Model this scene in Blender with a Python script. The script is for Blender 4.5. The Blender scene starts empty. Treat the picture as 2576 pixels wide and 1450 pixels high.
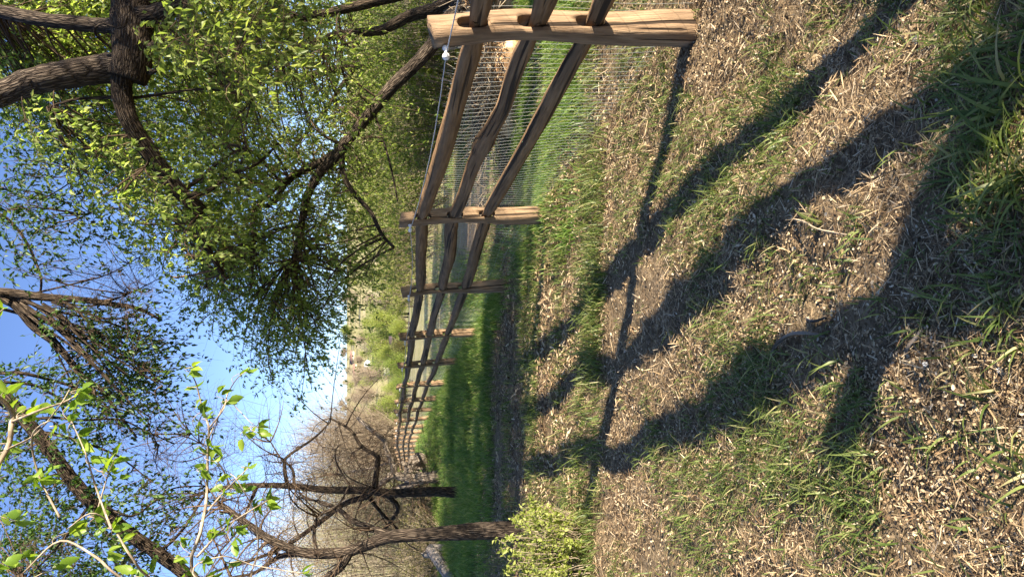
import bpy, math, random
import numpy as np
from mathutils import Matrix, Vector
PI = math.pi
rng = np.random.default_rng(7)
random.seed(7)
sc = bpy.context.scene
col = sc.collection
# ------------------------------------------------------------------ camera
PITCH = math.radians(10.2); CAM = np.array([0.0, 0.0, 1.45]); FD = 2576*25/36.0
FW = np.array([0, math.cos(PITCH), -math.sin(PITCH)]); UP = np.array([0, math.sin(PITCH), math.cos(PITCH)]); RT = np.array([1.0, 0, 0])
cd = bpy.data.cameras.new('camera'); cam = bpy.data.objects.new('camera', cd); col.objects.link(cam)
cd.sensor_width = 36; cd.lens = 25; cd.clip_start = 0.05; cd.clip_end = 4000
ax = (-UP, RT, -FW)          # the phone was held upright, the file lies on its side
cam.matrix_world = Matrix(((ax[0][0], ax[1][0], ax[2][0], CAM[0]), (ax[0][1], ax[1][1], ax[2][1], CAM[1]), (ax[0][2], ax[1][2], ax[2][2], CAM[2]), (0, 0, 0, 1)))
sc.camera = cam
# ------------------------------------------------------------------ light
SUN_EL = math.radians(20.5); SUN_AZ = math.atan2(0.862, -0.507)    # clockwise from +Y
w = bpy.data.worlds.new('World'); sc.world = w; w.use_nodes = True
nt = w.node_tree; nt.nodes.clear()
sky = nt.nodes.new('ShaderNodeTexSky'); sky.sky_type = 'NISHITA'; sky.sun_disc = False
sky.sun_elevation = SUN_EL; sky.sun_rotation = SUN_AZ; sky.altitude = 1600; sky.air_density = 1.0; sky.dust_density = 0.2; sky.ozone_density = 2.2
bg = nt.nodes.new('ShaderNodeBackground'); bg.inputs[1].default_value = 0.072
ow = nt.nodes.new('ShaderNodeOutputWorld'); tn = nt.nodes.new('ShaderNodeMix'); tn.data_type = 'RGBA'; tn.blend_type = 'MULTIPLY'; tn.inputs[0].default_value = 1; tn.inputs[7].default_value = (.90, .92, 1.12, 1)
nt.links.new(sky.outputs[0], tn.inputs[6]); nt.links.new(tn.outputs[2], bg.inputs[0]); nt.links.new(bg.outputs[0], ow.inputs[0])
sl = bpy.data.lights.new('sun', 'SUN'); sl.energy = 5.0; sl.angle = math.radians(0.5); sl.color = (1.0, 0.88, 0.71)
so = bpy.data.objects.new('sun', sl); col.objects.link(so)
SD = Vector((math.sin(SUN_AZ)*math.cos(SUN_EL), math.cos(SUN_AZ)*math.cos(SUN_EL), math.sin(SUN_EL)))
so.rotation_euler = SD.to_track_quat('Z', 'Y').to_euler(); so.location = (20, -12, 15)
sc.view_settings.view_transform = 'Standard'; sc.view_settings.look = 'None'; sc.view_settings.exposure = 1.9; sc.view_settings.gamma = 1.0
sc.view_settings.use_curve_mapping = False
sc.cycles.max_bounces = 6; sc.cycles.diffuse_bounces = 3; sc.cycles.transmission_bounces = 4; sc.cycles.transparent_max_bounces = 4
sc.cycles.caustics_reflective = False; sc.cycles.caustics_refractive = False

# ------------------------------------------------------------------ helpers: points
def P(X, Y, d):                      # a point seen at X,Y of the 2576 px wide photo, d metres deep
    return CAM + d*(FW + (725-Y)/FD*RT - (X-1288)/FD*UP)
def P4(X, Y, d): return P(X*.644, Y*.644, d)
def nrm(a): return a/np.maximum(np.linalg.norm(a, axis=-1, keepdims=True), 1e-9)
def _h(ix, iy, s):
    n = (ix.astype(np.int64)*374761393 + iy.astype(np.int64)*668265263 + s*974711) & 0x7fffffff
    n = ((n ^ (n >> 13))*1274126177) & 0x7fffffff
    n = (n ^ (n >> 16)) & 0xffff
    return n/65535.0
def vn(x, y, s=0):
    x = np.asarray(x, float); y = np.asarray(y, float)
    ix = np.floor(x); iy = np.floor(y); fx = x-ix; fy = y-iy
    fx = fx*fx*(3-2*fx); fy = fy*fy*(3-2*fy)
    a = _h(ix, iy, s); b = _h(ix+1, iy, s); c = _h(ix, iy+1, s); d = _h(ix+1, iy+1, s)
    return (a*(1-fx)+b*fx)*(1-fy)+(c*(1-fx)+d*fx)*fy
def fbm(x, y, s=0, o=3):
    t = 0; a = .5
    for k in range(o): t = t+a*vn(x*2**k, y*2**k, s+k*17); a *= .5
    return t/(1-.5**o)
PY = np.array([-400, -20, 0, 8, 25, 36, 60, 100, 200, 300, 640, 700, 1600, 3000.])
PZ = np.array([0, 0, 0, 0, -.14, -.25, -1.15, -2.5, -5.2, -6, 33.5, 34, 10, 0.])
PATH = np.array([[14, 10.5], [5, 9.7], [2.6, 9.6], [1.5, 10.4], [1.1, 13], [2, 18], [4, 28.]])
def seg_dist(x, y, L):
    best = np.full(np.shape(x), 1e9)
    for a, b in zip(L[:-1], L[1:]):
        d = b-a; t = np.clip(((x-a[0])*d[0]+(y-a[1])*d[1])/(d@d), 0, 1)
        best = np.minimum(best, np.hypot(x-a[0]-t*d[0], y-a[1]-t*d[1]))
    return best
def gh(x, y):
    x = np.asarray(x, float); y = np.asarray(y, float)
    z = np.interp(y, PY, PZ)
    near = np.clip((45-np.hypot(x, y))/30, 0, 1)
    z = z + near*(.07*(fbm(x*.5, y*.7, 3)-.5) + .05*(vn(x*.25, y*1.3, 9)-.5))
    nn = np.clip((9-np.hypot(x, y))/5, 0, 1)
    z = z + nn*(.045*(fbm(x*4, y*4, 5)-.5) + .016*(vn(x*17, y*17, 8)-.5))
    z = z + .13*np.clip((4.3-y)/2.1, 0, 1)*np.clip((.85-x)/.6, 0, 1)
    z = z + .07*np.exp(-((x-.64)**2+(y-6.0)**2)/.12)
    far = np.clip((y-150)/250, 0, 1)*np.clip((760-y)/60, 0, 1)
    z = z + far*(9*(fbm(x/90, y/120, 31)-.5)*np.clip((620-y)/200, .08, 1))
    return z
def G(X, Y):                         # ground point under a photo point
    v = (X-1288)/FD; u = (725-Y)/FD
    d = 3.0
    for _ in range(12):
        p = P(X, Y, d); dn = math.sin(PITCH)+v*math.cos(PITCH)
        d = max(.5, (CAM[2]-float(gh(p[0], p[1])))/max(dn, .01))
    p = P(X, Y, d); p[2] = float(gh(p[0], p[1])); return p

# ------------------------------------------------------------------ helpers: meshes
def mk_mesh(name, V, F4=None, F3=None, mat=None, attrs=None, smooth=False):
    me = bpy.data.meshes.new(name); V = np.asarray(V, np.float32)
    F4 = np.zeros((0, 4), int) if F4 is None else np.asarray(F4, int).reshape(-1, 4)
    F3 = np.zeros((0, 3), int) if F3 is None else np.asarray(F3, int).reshape(-1, 3)
    me.vertices.add(len(V)); me.vertices.foreach_set('co', V.ravel())
    li = np.concatenate([F4.ravel(), F3.ravel()]).astype(np.int32)
    me.loops.add(len(li)); me.loops.foreach_set('vertex_index', li)
    n = len(F4)+len(F3); me.polygons.add(n)
    st = np.concatenate([np.arange(len(F4))*4, len(F4)*4+np.arange(len(F3))*3]).astype(np.int32)
    me.polygons.foreach_set('loop_start', st)
    if smooth: me.polygons.foreach_set('use_smooth', np.ones(n, bool))
    me.update(calc_edges=True)
    if attrs:
        for k, (ty, dom, data) in attrs.items():
            a = me.attributes.new(k, ty, dom)
            a.data.foreach_set('vector' if ty == 'FLOAT_VECTOR' else 'value', np.asarray(data, np.float32).ravel())
    if mat: me.materials.append(mat)
    return me
def link(name, me, parent=None, loc=None, label=None, cat=None, group=None, kind=None):
    o = bpy.data.objects.new(name, me); col.objects.link(o)
    if parent is not None: o.parent = parent
    if loc is not None: o.location = loc
    if label: o['label'] = label
    if cat: o['category'] = cat
    if group: o['group'] = group
    if kind: o['kind'] = kind
    return o
def thing(name, loc, label, cat, group=None):
    return link(name, None, None, [float(v) for v in loc], label, cat, group)
class Geo:                           # collects geometry in world space
    def __init__(s): s.V = []; s.Q = []; s.T = []; s.n = 0; s.B = []; s.RQ = []; s.RT = []
    def add(s, V, Q=None, T=None, bk=None, rnd=None):
        V = np.asarray(V, float); s.V.append(V)
        nq = 0 if Q is None else len(Q); ntt = 0 if T is None else len(T)
        if nq: s.Q.append(np.asarray(Q)+s.n); s.RQ.append(np.full(nq, rnd) if np.ndim(rnd) == 0 and rnd is not None else (rnd if rnd is not None else rng.random(nq)))
        if ntt: s.T.append(np.asarray(T)+s.n); s.RT.append(np.full(ntt, rnd) if np.ndim(rnd) == 0 and rnd is not None else (rnd if rnd is not None else rng.random(ntt)))
        s.B.append(np.zeros((len(V), 3)) if bk is None else bk); s.n += len(V)
    def build(s, name, mat, parent=None, smooth=False, origin=None, **kw):
        V = np.concatenate(s.V)
        o = np.array(parent.location) if parent is not None else (np.array(origin, float) if origin is not None else np.zeros(3))
        if parent is not None and parent.parent is not None: o = o+np.array(parent.parent.location)
        Q = np.concatenate(s.Q) if s.Q else None; T = np.concatenate(s.T) if s.T else None
        R = np.concatenate(([np.concatenate(s.RQ)] if s.RQ else [])+([np.concatenate(s.RT)] if s.RT else []))
        me = mk_mesh(name, V-o, Q, T, mat, {'bk': ('FLOAT_VECTOR', 'POINT', np.concatenate(s.B)), 'rnd': ('FLOAT', 'FACE', R)}, smooth)
        return link(name, me, parent, None if parent is not None else list(o), **kw)
def tubes(Pn, R, sides, geo, rough=0.0, squash=None, cap=True, rnd=None):
    Pn = np.asarray(Pn, float); R = np.asarray(R, float)
    if Pn.ndim == 2: Pn = Pn[None]; R = R[None]
    N, K, _ = Pn.shape
    T = nrm(np.gradient(Pn, axis=1)); m = nrm(T.mean(1))
    ref = np.eye(3)[np.argmin(np.abs(m), axis=1)][:, None, :]
    A = nrm(np.cross(T, ref)); B = np.cross(T, A)
    a = np.arange(sides)*2*PI/sides
    rr = R[:, :, None]*np.ones(sides)
    if rough: rr = rr*(1+rough*(rng.random((N, K, sides))-.5)*2)
    ca = np.cos(a); sa = np.sin(a)
    V = Pn[:, :, None, :]+A[:, :, None, :]*(rr*ca)[..., None]+B[:, :, None, :]*(rr*sa)[..., None]
    L = np.concatenate([np.zeros((N, 1)), np.cumsum(np.linalg.norm(np.diff(Pn, axis=1), axis=2), axis=1)], axis=1)
    bk = np.stack([rr*ca, rr*sa, np.repeat(L[:, :, None], sides, 2)+np.arange(N)[:, None, None]*.37], -1).reshape(-1, 3)
    i = np.arange(N)[:, None, None]*K*sides; k = np.arange(K-1)[None, :, None]*sides; j = np.arange(sides)[None, None, :]; j2 = (j+1) % sides
    Q = np.stack([i+k+j, i+k+j2, i+k+sides+j2, i+k+sides+j], -1).reshape(-1, 4)
    V = V.reshape(-1, 3)
    if cap:
        c = Pn[:, -1]; c0 = Pn[:, 0]; nb = len(V); V = np.concatenate([V, c, c0]); bk = np.concatenate([bk, np.repeat(L[:, -1:], 3, 1)*0, np.zeros((N, 3))])
        jj = np.arange(sides)[None, :]; ii = np.arange(N)[:, None]*K*sides
        Te = np.stack([ii+(K-1)*sides+jj, ii+(K-1)*sides+(jj+1) % sides, nb+np.arange(N)[:, None]+0*jj], -1).reshape(-1, 3)
        Ts = np.stack([ii+(jj+1) % sides, ii+jj, nb+N+np.arange(N)[:, None]+0*jj], -1).reshape(-1, 3)
        geo.add(V, Q, np.concatenate([Te, Ts]), bk, rnd)
    else: geo.add(V, Q, None, bk, rnd)
def spline(pts, n):
    pts = np.asarray(pts, float)
    if len(pts) < 3: return pts[0]+(pts[-1]-pts[0])*np.linspace(0, 1, n)[:, None]
    p = np.concatenate([[2*pts[0]-pts[1]], pts, [2*pts[-1]-pts[-2]]]); m = len(pts)-1
    t = np.linspace(0, m, n); i = np.minimum(t.astype(int), m-1); f = (t-i)[:, None]
    a, b, c, d = p[i], p[i+1], p[i+2], p[i+3]
    return .5*((2*b)+(c-a)*f+(2*a-5*b+4*c-d)*f**2+(3*b-a-3*c+d)*f**3)
def limb(pts, r0, r1, geo, sides=10, n=None, rough=.06, wob=.25, flare=0):
    pts = np.asarray(pts, float); ln = np.linalg.norm(np.diff(pts, axis=0), axis=1).sum()
    n = n or int(max(6, min(60, ln/ max(r0, .02)/1.2)))
    c = spline(pts, n); s = np.linspace(0, 1, n); r = r0+(r1-r0)*s
    if flare: r = r+flare*np.exp(-s*ln/.25)
    w = np.stack([vn(s*ln*1.5, np.full(n, k*7.3+ln), 40+k)-.5 for k in range(3)], 1)
    c = c+w*wob*r0*2*np.minimum(1, s*4)[:, None]
    tubes(c, r, sides, geo, rough); return c
def leaves(geo, pos, d, up, ln, wd, fold=.25, bend=.15, detail=1):
    pos = np.asarray(pos); d = nrm(d); s = nrm(np.cross(d, up)); n = np.cross(s, d); N = len(pos)
    ln = np.broadcast_to(ln, N)[:, None]; wd = np.broadcast_to(wd, N)[:, None]
    if detail == 1:
        V = np.stack([pos, pos+d*ln*.42+s*wd*.5+n*wd*fold, pos+d*ln-n*ln*bend, pos+d*ln*.42-s*wd*.5+n*wd*fold], 1)
        i = np.arange(N)[:, None]*4; T = np.concatenate([i+[0, 1, 2], i+[0, 2, 3]]); r = rng.random(N)
        geo.add(V.reshape(-1, 3), None, T, None, np.concatenate([r, r]))
    else:
        V = np.stack([pos, pos+d*ln*.3+s*wd*.46+n*wd*fold, pos+d*ln*.65+s*wd*.4+n*(wd*fold-ln*bend*.4), pos+d*ln-n*ln*bend,
                      pos+d*ln*.65-s*wd*.4+n*(wd*fold-ln*bend*.4), pos+d*ln*.3-s*wd*.46+n*wd*fold, pos+d*ln*.3, pos+d*ln*.65-n*ln*bend*.4], 1)
        i = np.arange(N)[:, None]*8; T = np.concatenate([i+t for t in ([0, 1, 6], [0, 6, 5], [2, 3, 7], [7, 3, 4])]); Q = np.concatenate([i+q for q in ([1, 2, 7, 6], [6, 7, 4, 5])])
        r = rng.random(N); n0 = geo.n
        geo.add(V.reshape(-1, 3), Q, T, None, None); geo.RQ[-1] = np.concatenate([r, r]); geo.RT[-1] = np.concatenate([r]*4)

# ------------------------------------------------------------------ materials
def M(name):
    m = bpy.data.materials.new(name); m.use_nodes = True; t = m.node_tree; t.nodes.clear()
    o = t.nodes.new('ShaderNodeOutputMaterial'); return m, t, o
def nd(t, ty, ins=None, **kw):
    n = t.nodes.new(ty)
    for k, v in kw.items(): setattr(n, k, v)
    for k, v in (ins or {}).items():
        if isinstance(v, bpy.types.NodeSocket): t.links.new(v, n.inputs[k])
        else: n.inputs[k].default_value = v
    return n
def ramp(t, fac, stops):
    r = t.nodes.new('ShaderNodeValToRGB'); t.links.new(fac, r.inputs[0]); e = r.color_ramp.elements
    while len(e) < len(stops): e.new(.5)
    for q, (p, c) in zip(e, stops): q.position = p; q.color = (*c, 1)
    return r.outputs[0]
def vec(t, src, scale):
    if src == 'object': v = nd(t, 'ShaderNodeTexCoord').outputs['Object']
    else: v = nd(t, 'ShaderNodeAttribute', attribute_name=src).outputs['Vector']
    return nd(t, 'ShaderNodeMapping', {'Vector': v, 'Scale': scale}).outputs[0]
def noise(t, v, s, d=4, r=.55): return nd(t, 'ShaderNodeTexNoise', {'Vector': v, 'Scale': s, 'Detail': d, 'Roughness': r}).outputs['Fac']
def mixc(t, f, a, b, mode='MIX'):
    n = t.nodes.new('ShaderNodeMix'); n.data_type = 'RGBA'; n.blend_type = mode
    for i, v in ((0, f), (6, a), (7, b)):
        if isinstance(v, bpy.types.NodeSocket): t.links.new(v, n.inputs[i])
        else: n.inputs[i].default_value = v if i == 0 else (*v, 1)
    return n.outputs[2]
def wood(name, c_dark, c_mid, c_light, src, sc_len, bump=.6):
    m, t, o = M(name); s = (1, 1, sc_len)
    v = vec(t, src, s)
    g = noise(t, v, 55, 6, .65); big = noise(t, vec(t, src, (1, 1, .5)), 7, 3)
    c = ramp(t, g, [(.28, c_dark), (.5, c_mid), (.75, c_light)])
    c2 = mixc(t, ramp(t, big, [(.4, (0, 0, 0)), (.65, (1, 1, 1))]), c, mixc(t, .5, c, c_dark, 'MIX'))
    cr = noise(t, vec(t, src, (1, 1, sc_len*.35)), 30, 3, .5)
    crk = ramp(t, cr, [(.38, (0, 0, 0)), (.43, (1, 1, 1))])
    c3 = mixc(t, crk, [q*.35 for q in c_dark], c2)
    h = nd(t, 'ShaderNodeMath', {0: g, 1: crk}, operation='MULTIPLY').outputs[0]
    b = nd(t, 'ShaderNodeBump', {'Height': h, 'Strength': bump, 'Distance': .02}).outputs[0]
    p = nd(t, 'ShaderNodeBsdfPrincipled', {'Base Color': c3, 'Roughness': .8, 'Normal': b, 'Specular IOR Level': .25})
    t.links.new(p.outputs[0], o.inputs[0]); return m
def bark(name, c1, c2, c3, fs=34, bump=1.0):
    m, t, o = M(name)
    v = vec(t, 'bk', (1, 1, .13)); n1 = noise(t, v, fs*2, 5, .6)
    vo = nd(t, 'ShaderNodeTexVoronoi', {'Vector': v, 'Scale': fs*1.6}, feature='DISTANCE_TO_EDGE').outputs['Distance']
    f = ramp(t, vo, [(.0, (0, 0, 0)), (.25, (1, 1, 1))])
    h = nd(t, 'ShaderNodeMath', {0: f, 1: n1}, operation='MULTIPLY').outputs[0]
    c = ramp(t, h, [(.05, c1), (.35, c2), (.7, c3)])
    c = mixc(t, ramp(t, noise(t, vec(t, 'bk', (1, 1, 1)), 5), [(.4, (0, 0, 0)), (.7, (1, 1, 1))]), c, mixc(t, .5, c, c1))
    b = nd(t, 'ShaderNodeBump', {'Height': h, 'Strength': bump, 'Distance': .03}).outputs[0]
    p = nd(t, 'ShaderNodeBsdfPrincipled', {'Base Color': c, 'Roughness': .9, 'Normal': b, 'Specular IOR Level': .15})
    t.links.new(p.outputs[0], o.inputs[0]); return m
def leafm(name, stops, tr=.45, trc=1.6, rough=.45, spec=.35):
    m, t, o = M(name); a = nd(t, 'ShaderNodeAttribute', attribute_name='rnd').outputs['Fac']
    c = ramp(t, a, stops)
    p = nd(t, 'ShaderNodeBsdfPrincipled', {'Base Color': c, 'Roughness': rough, 'Specular IOR Level': spec})
    ct = mixc(t, 1.0, c, (trc, trc*1.0, trc*.6), 'MULTIPLY')
    tl = nd(t, 'ShaderNodeBsdfTranslucent', {'Color': ct})
    mx = nd(t, 'ShaderNodeMixShader', {0: tr, 1: p.outputs[0], 2: tl.outputs[0]})
    t.links.new(mx.outputs[0], o.inputs[0]); return m
def rndm(name, stops, rough=.85, spec=.2, attr='rnd'):
    m, t, o = M(name); a = nd(t, 'ShaderNodeAttribute', attribute_name=attr).outputs['Fac']
    p = nd(t, 'ShaderNodeBsdfPrincipled', {'Base Color': ramp(t, a, stops), 'Roughness': rough, 'Specular IOR Level': spec})
    t.links.new(p.outputs[0], o.inputs[0]); return m
def plain(name, c, rough=.6, ns=6, var=.25, metal=0, spec=.3):
    m, t, o = M(name); n = noise(t, vec(t, 'object', (1, 1, 1)), ns)
    cc = ramp(t, n, [(.3, [q*(1-var) for q in c]), (.7, [min(1, q*(1+var)) for q in c])])
    p = nd(t, 'ShaderNodeBsdfPrincipled', {'Base Color': cc, 'Roughness': rough, 'Metallic': metal, 'Specular IOR Level': spec})
    t.links.new(p.outputs[0], o.inputs[0]); return m
m_post = wood('new_post_wood', (.12, .076, .044), (.27, .178, .102), (.38, .27, .165), 'object', .07)
m_rail = wood('rail_wood', (.10, .060, .030), (.22, .135, .070), (.34, .22, .12), 'bk', .07)
m_bark = bark('dark_bark', (.022, .016, .011), (.085, .062, .042), (.17, .13, .09))
m_bark2 = bark('brown_bark', (.028, .021, .016), (.095, .072, .053), (.20, .16, .12))
m_grey = bark('weathered_bark', (.10, .08, .06), (.33, .27, .21), (.52, .45, .36), 20)
m_log = wood('silver_log', (.13, .10, .075), (.36, .31, .25), (.52, .46, .38), 'bk', .06)
m_twig = rndm('twig', [(0, (.035, .024, .016)), (.6, (.09, .06, .038)), (1, (.16, .11, .07))])
m_twig2 = rndm('pale_twig', [(0, (.17, .135, .10)), (.6, (.31, .245, .17)), (1, (.44, .37, .27))])
m_gold = rndm('golden_twig', [(0, (.20, .165, .125)), (.4, (.36, .31, .23)), (.8, (.56, .49, .35)), (1, (.38, .42, .19))])
m_leaf = leafm('elm_leaf', [(0, (.10, .155, .034)), (.4, (.20, .275, .058)), (.8, (.28, .35, .085)), (1, (.38, .42, .16))], .60, 1.7)
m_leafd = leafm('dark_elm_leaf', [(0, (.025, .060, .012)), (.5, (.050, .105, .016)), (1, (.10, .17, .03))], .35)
m_leafb = leafm('bright_leaf', [(0, (.11, .16, .032)), (.5, (.19, .25, .05)), (1, (.31, .35, .10))], .5)
m_leafy = leafm('spring_leaf', [(0, (.15, .19, .04)), (.5, (.26, .31, .06)), (1, (.38, .40, .13))], .45)
m_olive = leafm('olive_leaf', [(0, (.06, .065, .02)), (.5, (.11, .11, .035)), (1, (.19, .17, .06))], .3)
m_grass = leafm('grass_blade', [(0, (.065, .105, .024)), (.45, (.135, .185, .045)), (.82, (.22, .26, .08)), (1, (.42, .37, .19))], .4, 1.5, .42, .35)
m_grassd = leafm('lush_grass_blade', [(0, (.075, .15, .028)), (.5, (.16, .26, .055)), (.85, (.24, .32, .085)), (1, (.42, .38, .18))], .45, 1.5, .45, .3)
m_lit = rndm('dry_litter', [(0, (.06, .038, .022)), (.35, (.17, .11, .06)), (.62, (.38, .27, .15)), (.88, (.56, .43, .26)), (1, (.64, .53, .37))], .8)
m_tan = rndm('dry_brush', [(0, (.24, .14, .07)), (.5, (.55, .36, .19)), (1, (.70, .52, .32))])
m_wire = plain('galvanised_wire', (.42, .45, .44), .4, 20, .15, .4, .5)
m_white = plain('white_plastic', (.82, .81, .78), .35, 20, .05)

def m_rope():
    m, t, o = M('twisted_rope')
    wv = nd(t, 'ShaderNodeTexWave', {'Vector': vec(t, 'bk', (40, 40, 1)), 'Scale': 9, 'Distortion': 1})
    p = nd(t, 'ShaderNodeBsdfPrincipled', {'Base Color': ramp(t, wv.outputs['Fac'], [(.35, (.12, .12, .13)), (.5, (.72, .74, .78))]), 'Roughness': .6})
    t.links.new(p.outputs[0], o.inputs[0]); return m
m_rope = m_rope()
def m_ground():
    m, t, o = M('soil_and_litter')
    ob = vec(t, 'object', (1, 1, 1))
    big = noise(t, ob, .9, 4); fine = noise(t, ob, 55, 6, .7); mid = noise(t, ob, 14, 5, .6)
    vo = nd(t, 'ShaderNodeTexVoronoi', {'Vector': vec(t, 'object', (1, 1, 1)), 'Scale': 90, 'Randomness': 1}).outputs['Color']
    f = nd(t, 'ShaderNodeMath', {0: fine, 1: mid}, operation='MULTIPLY_ADD'); f.inputs[2].default_value = 0; f = f.outputs[0]
    soil = ramp(t, f, [(.14, (.05, .033, .021)), (.26, (.15, .10, .06)), (.42, (.34, .245, .15))])
    chips = ramp(t, nd(t, 'ShaderNodeSeparateColor', {0: vo}).outputs[0], [(.0, (.07, .045, .03)), (.5, (.22, .15, .10)), (1, (.44, .33, .22))])
    soil = mixc(t, .5, soil, chips)
    grn = ramp(t, noise(t, ob, 3.1, 6, .7), [(.3, (.10, .13, .04)), (.7, (.24, .24, .10))])
    fg = nd(t, 'ShaderNodeAttribute', attribute_name='green').outputs['Fac']
    gm = nd(t, 'ShaderNodeMath', {0: fg, 1: ramp(t, noise(t, ob, 1.2, 5, .7), [(.3, (.4, .4, .4)), (.6, (1, 1, 1))])}, operation='MULTIPLY').outputs[0]
    c = mixc(t, gm, soil, grn)
    sn = nd(t, 'ShaderNodeAttribute', attribute_name='sand').outputs['Fac']
    sand = ramp(t, mid, [(.3, (.36, .25, .16)), (.7, (.50, .37, .25))])
    c = mixc(t, sn, c, sand)
    ff = nd(t, 'ShaderNodeAttribute', attribute_name='field').outputs['Fac']
    fld = ramp(t, noise(t, vec(t, 'object', (1, .5, 1)), .09, 6, .75), [(.3, (.22, .24, .085)), (.5, (.36, .32, .15)), (.7, (.48, .40, .24))])
    c = mixc(t, ff, c, fld)
    b = nd(t, 'ShaderNodeBump', {'Height': f, 'Strength': .9, 'Distance': .02}).outputs[0]
    p = nd(t, 'ShaderNodeBsdfPrincipled', {'Base Color': c, 'Roughness': .95, 'Normal': b, 'Specular IOR Level': .1})
    t.links.new(p.outputs[0], o.inputs[0]); return m

# ------------------------------------------------------------------ ground
def lines(parts):
    out = []
    for a, b, s in parts: out.append(np.arange(a, b, s))
    return np.unique(np.round(np.concatenate(out), 4))
ys = np.concatenate([lines([(-30, .5, 2), (.5, 6, .035), (6, 10, .08), (10, 20, .2), (20, 60, .8), (60, 300, 8), (300, 760, 10)]), [900, 1300, 2000, 3000]])
xs_p = np.concatenate([lines([(0, 2.6, .035), (2.6, 5, .1), (5, 14, .3), (14, 60, 2), (60, 400, 14)]), [500, 800, 1400, 2600]])
xs = np.concatenate([-xs_p[::-1][:-1], xs_p])
GX, GY = np.meshgrid(xs, ys); GZ = gh(GX, GY)
nx, ny = len(xs), len(ys)
i = (np.arange(ny-1)[:, None]*nx+np.arange(nx-1)[None]); Q = np.stack([i, i+1, i+nx+1, i+nx], -1).reshape(-1, 4)
FENCE_X = lambda y: np.interp(y, [-5, 3.3, 8.6, 14, 35, 60], [3.3, 1.2, .04, -1.42, -7.46, -14.4])
def greenness(x, y):
    left = np.clip((y-9+np.minimum(x, 0)*.4)/10, 0, 1)
    return np.clip(.15+.75*left, 0, 1)
def sandness(x, y):
    d = seg_dist(x, y, PATH); return np.clip((.75-d+.25*(fbm(x*1.3, y*1.3, 77)-.5))/.18, 0, 1)*(x > FENCE_X(y)+.6)
fieldf = np.maximum(np.clip((GY-40)/20, 0, 1), np.clip((GY-13)/6, 0, 1)*np.clip((GX-FENCE_X(GY)-.8)/1.5, 0, 1))
gme = mk_mesh('ground', np.stack([GX, GY, GZ], -1).reshape(-1, 3), Q, None, m_ground(),
    {'green': ('FLOAT', 'POINT', greenness(GX, GY)), 'sand': ('FLOAT', 'POINT', sandness(GX, GY)), 'field': ('FLOAT', 'POINT', fieldf)}, True)
ground = link('ground', gme, kind='structure')

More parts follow.
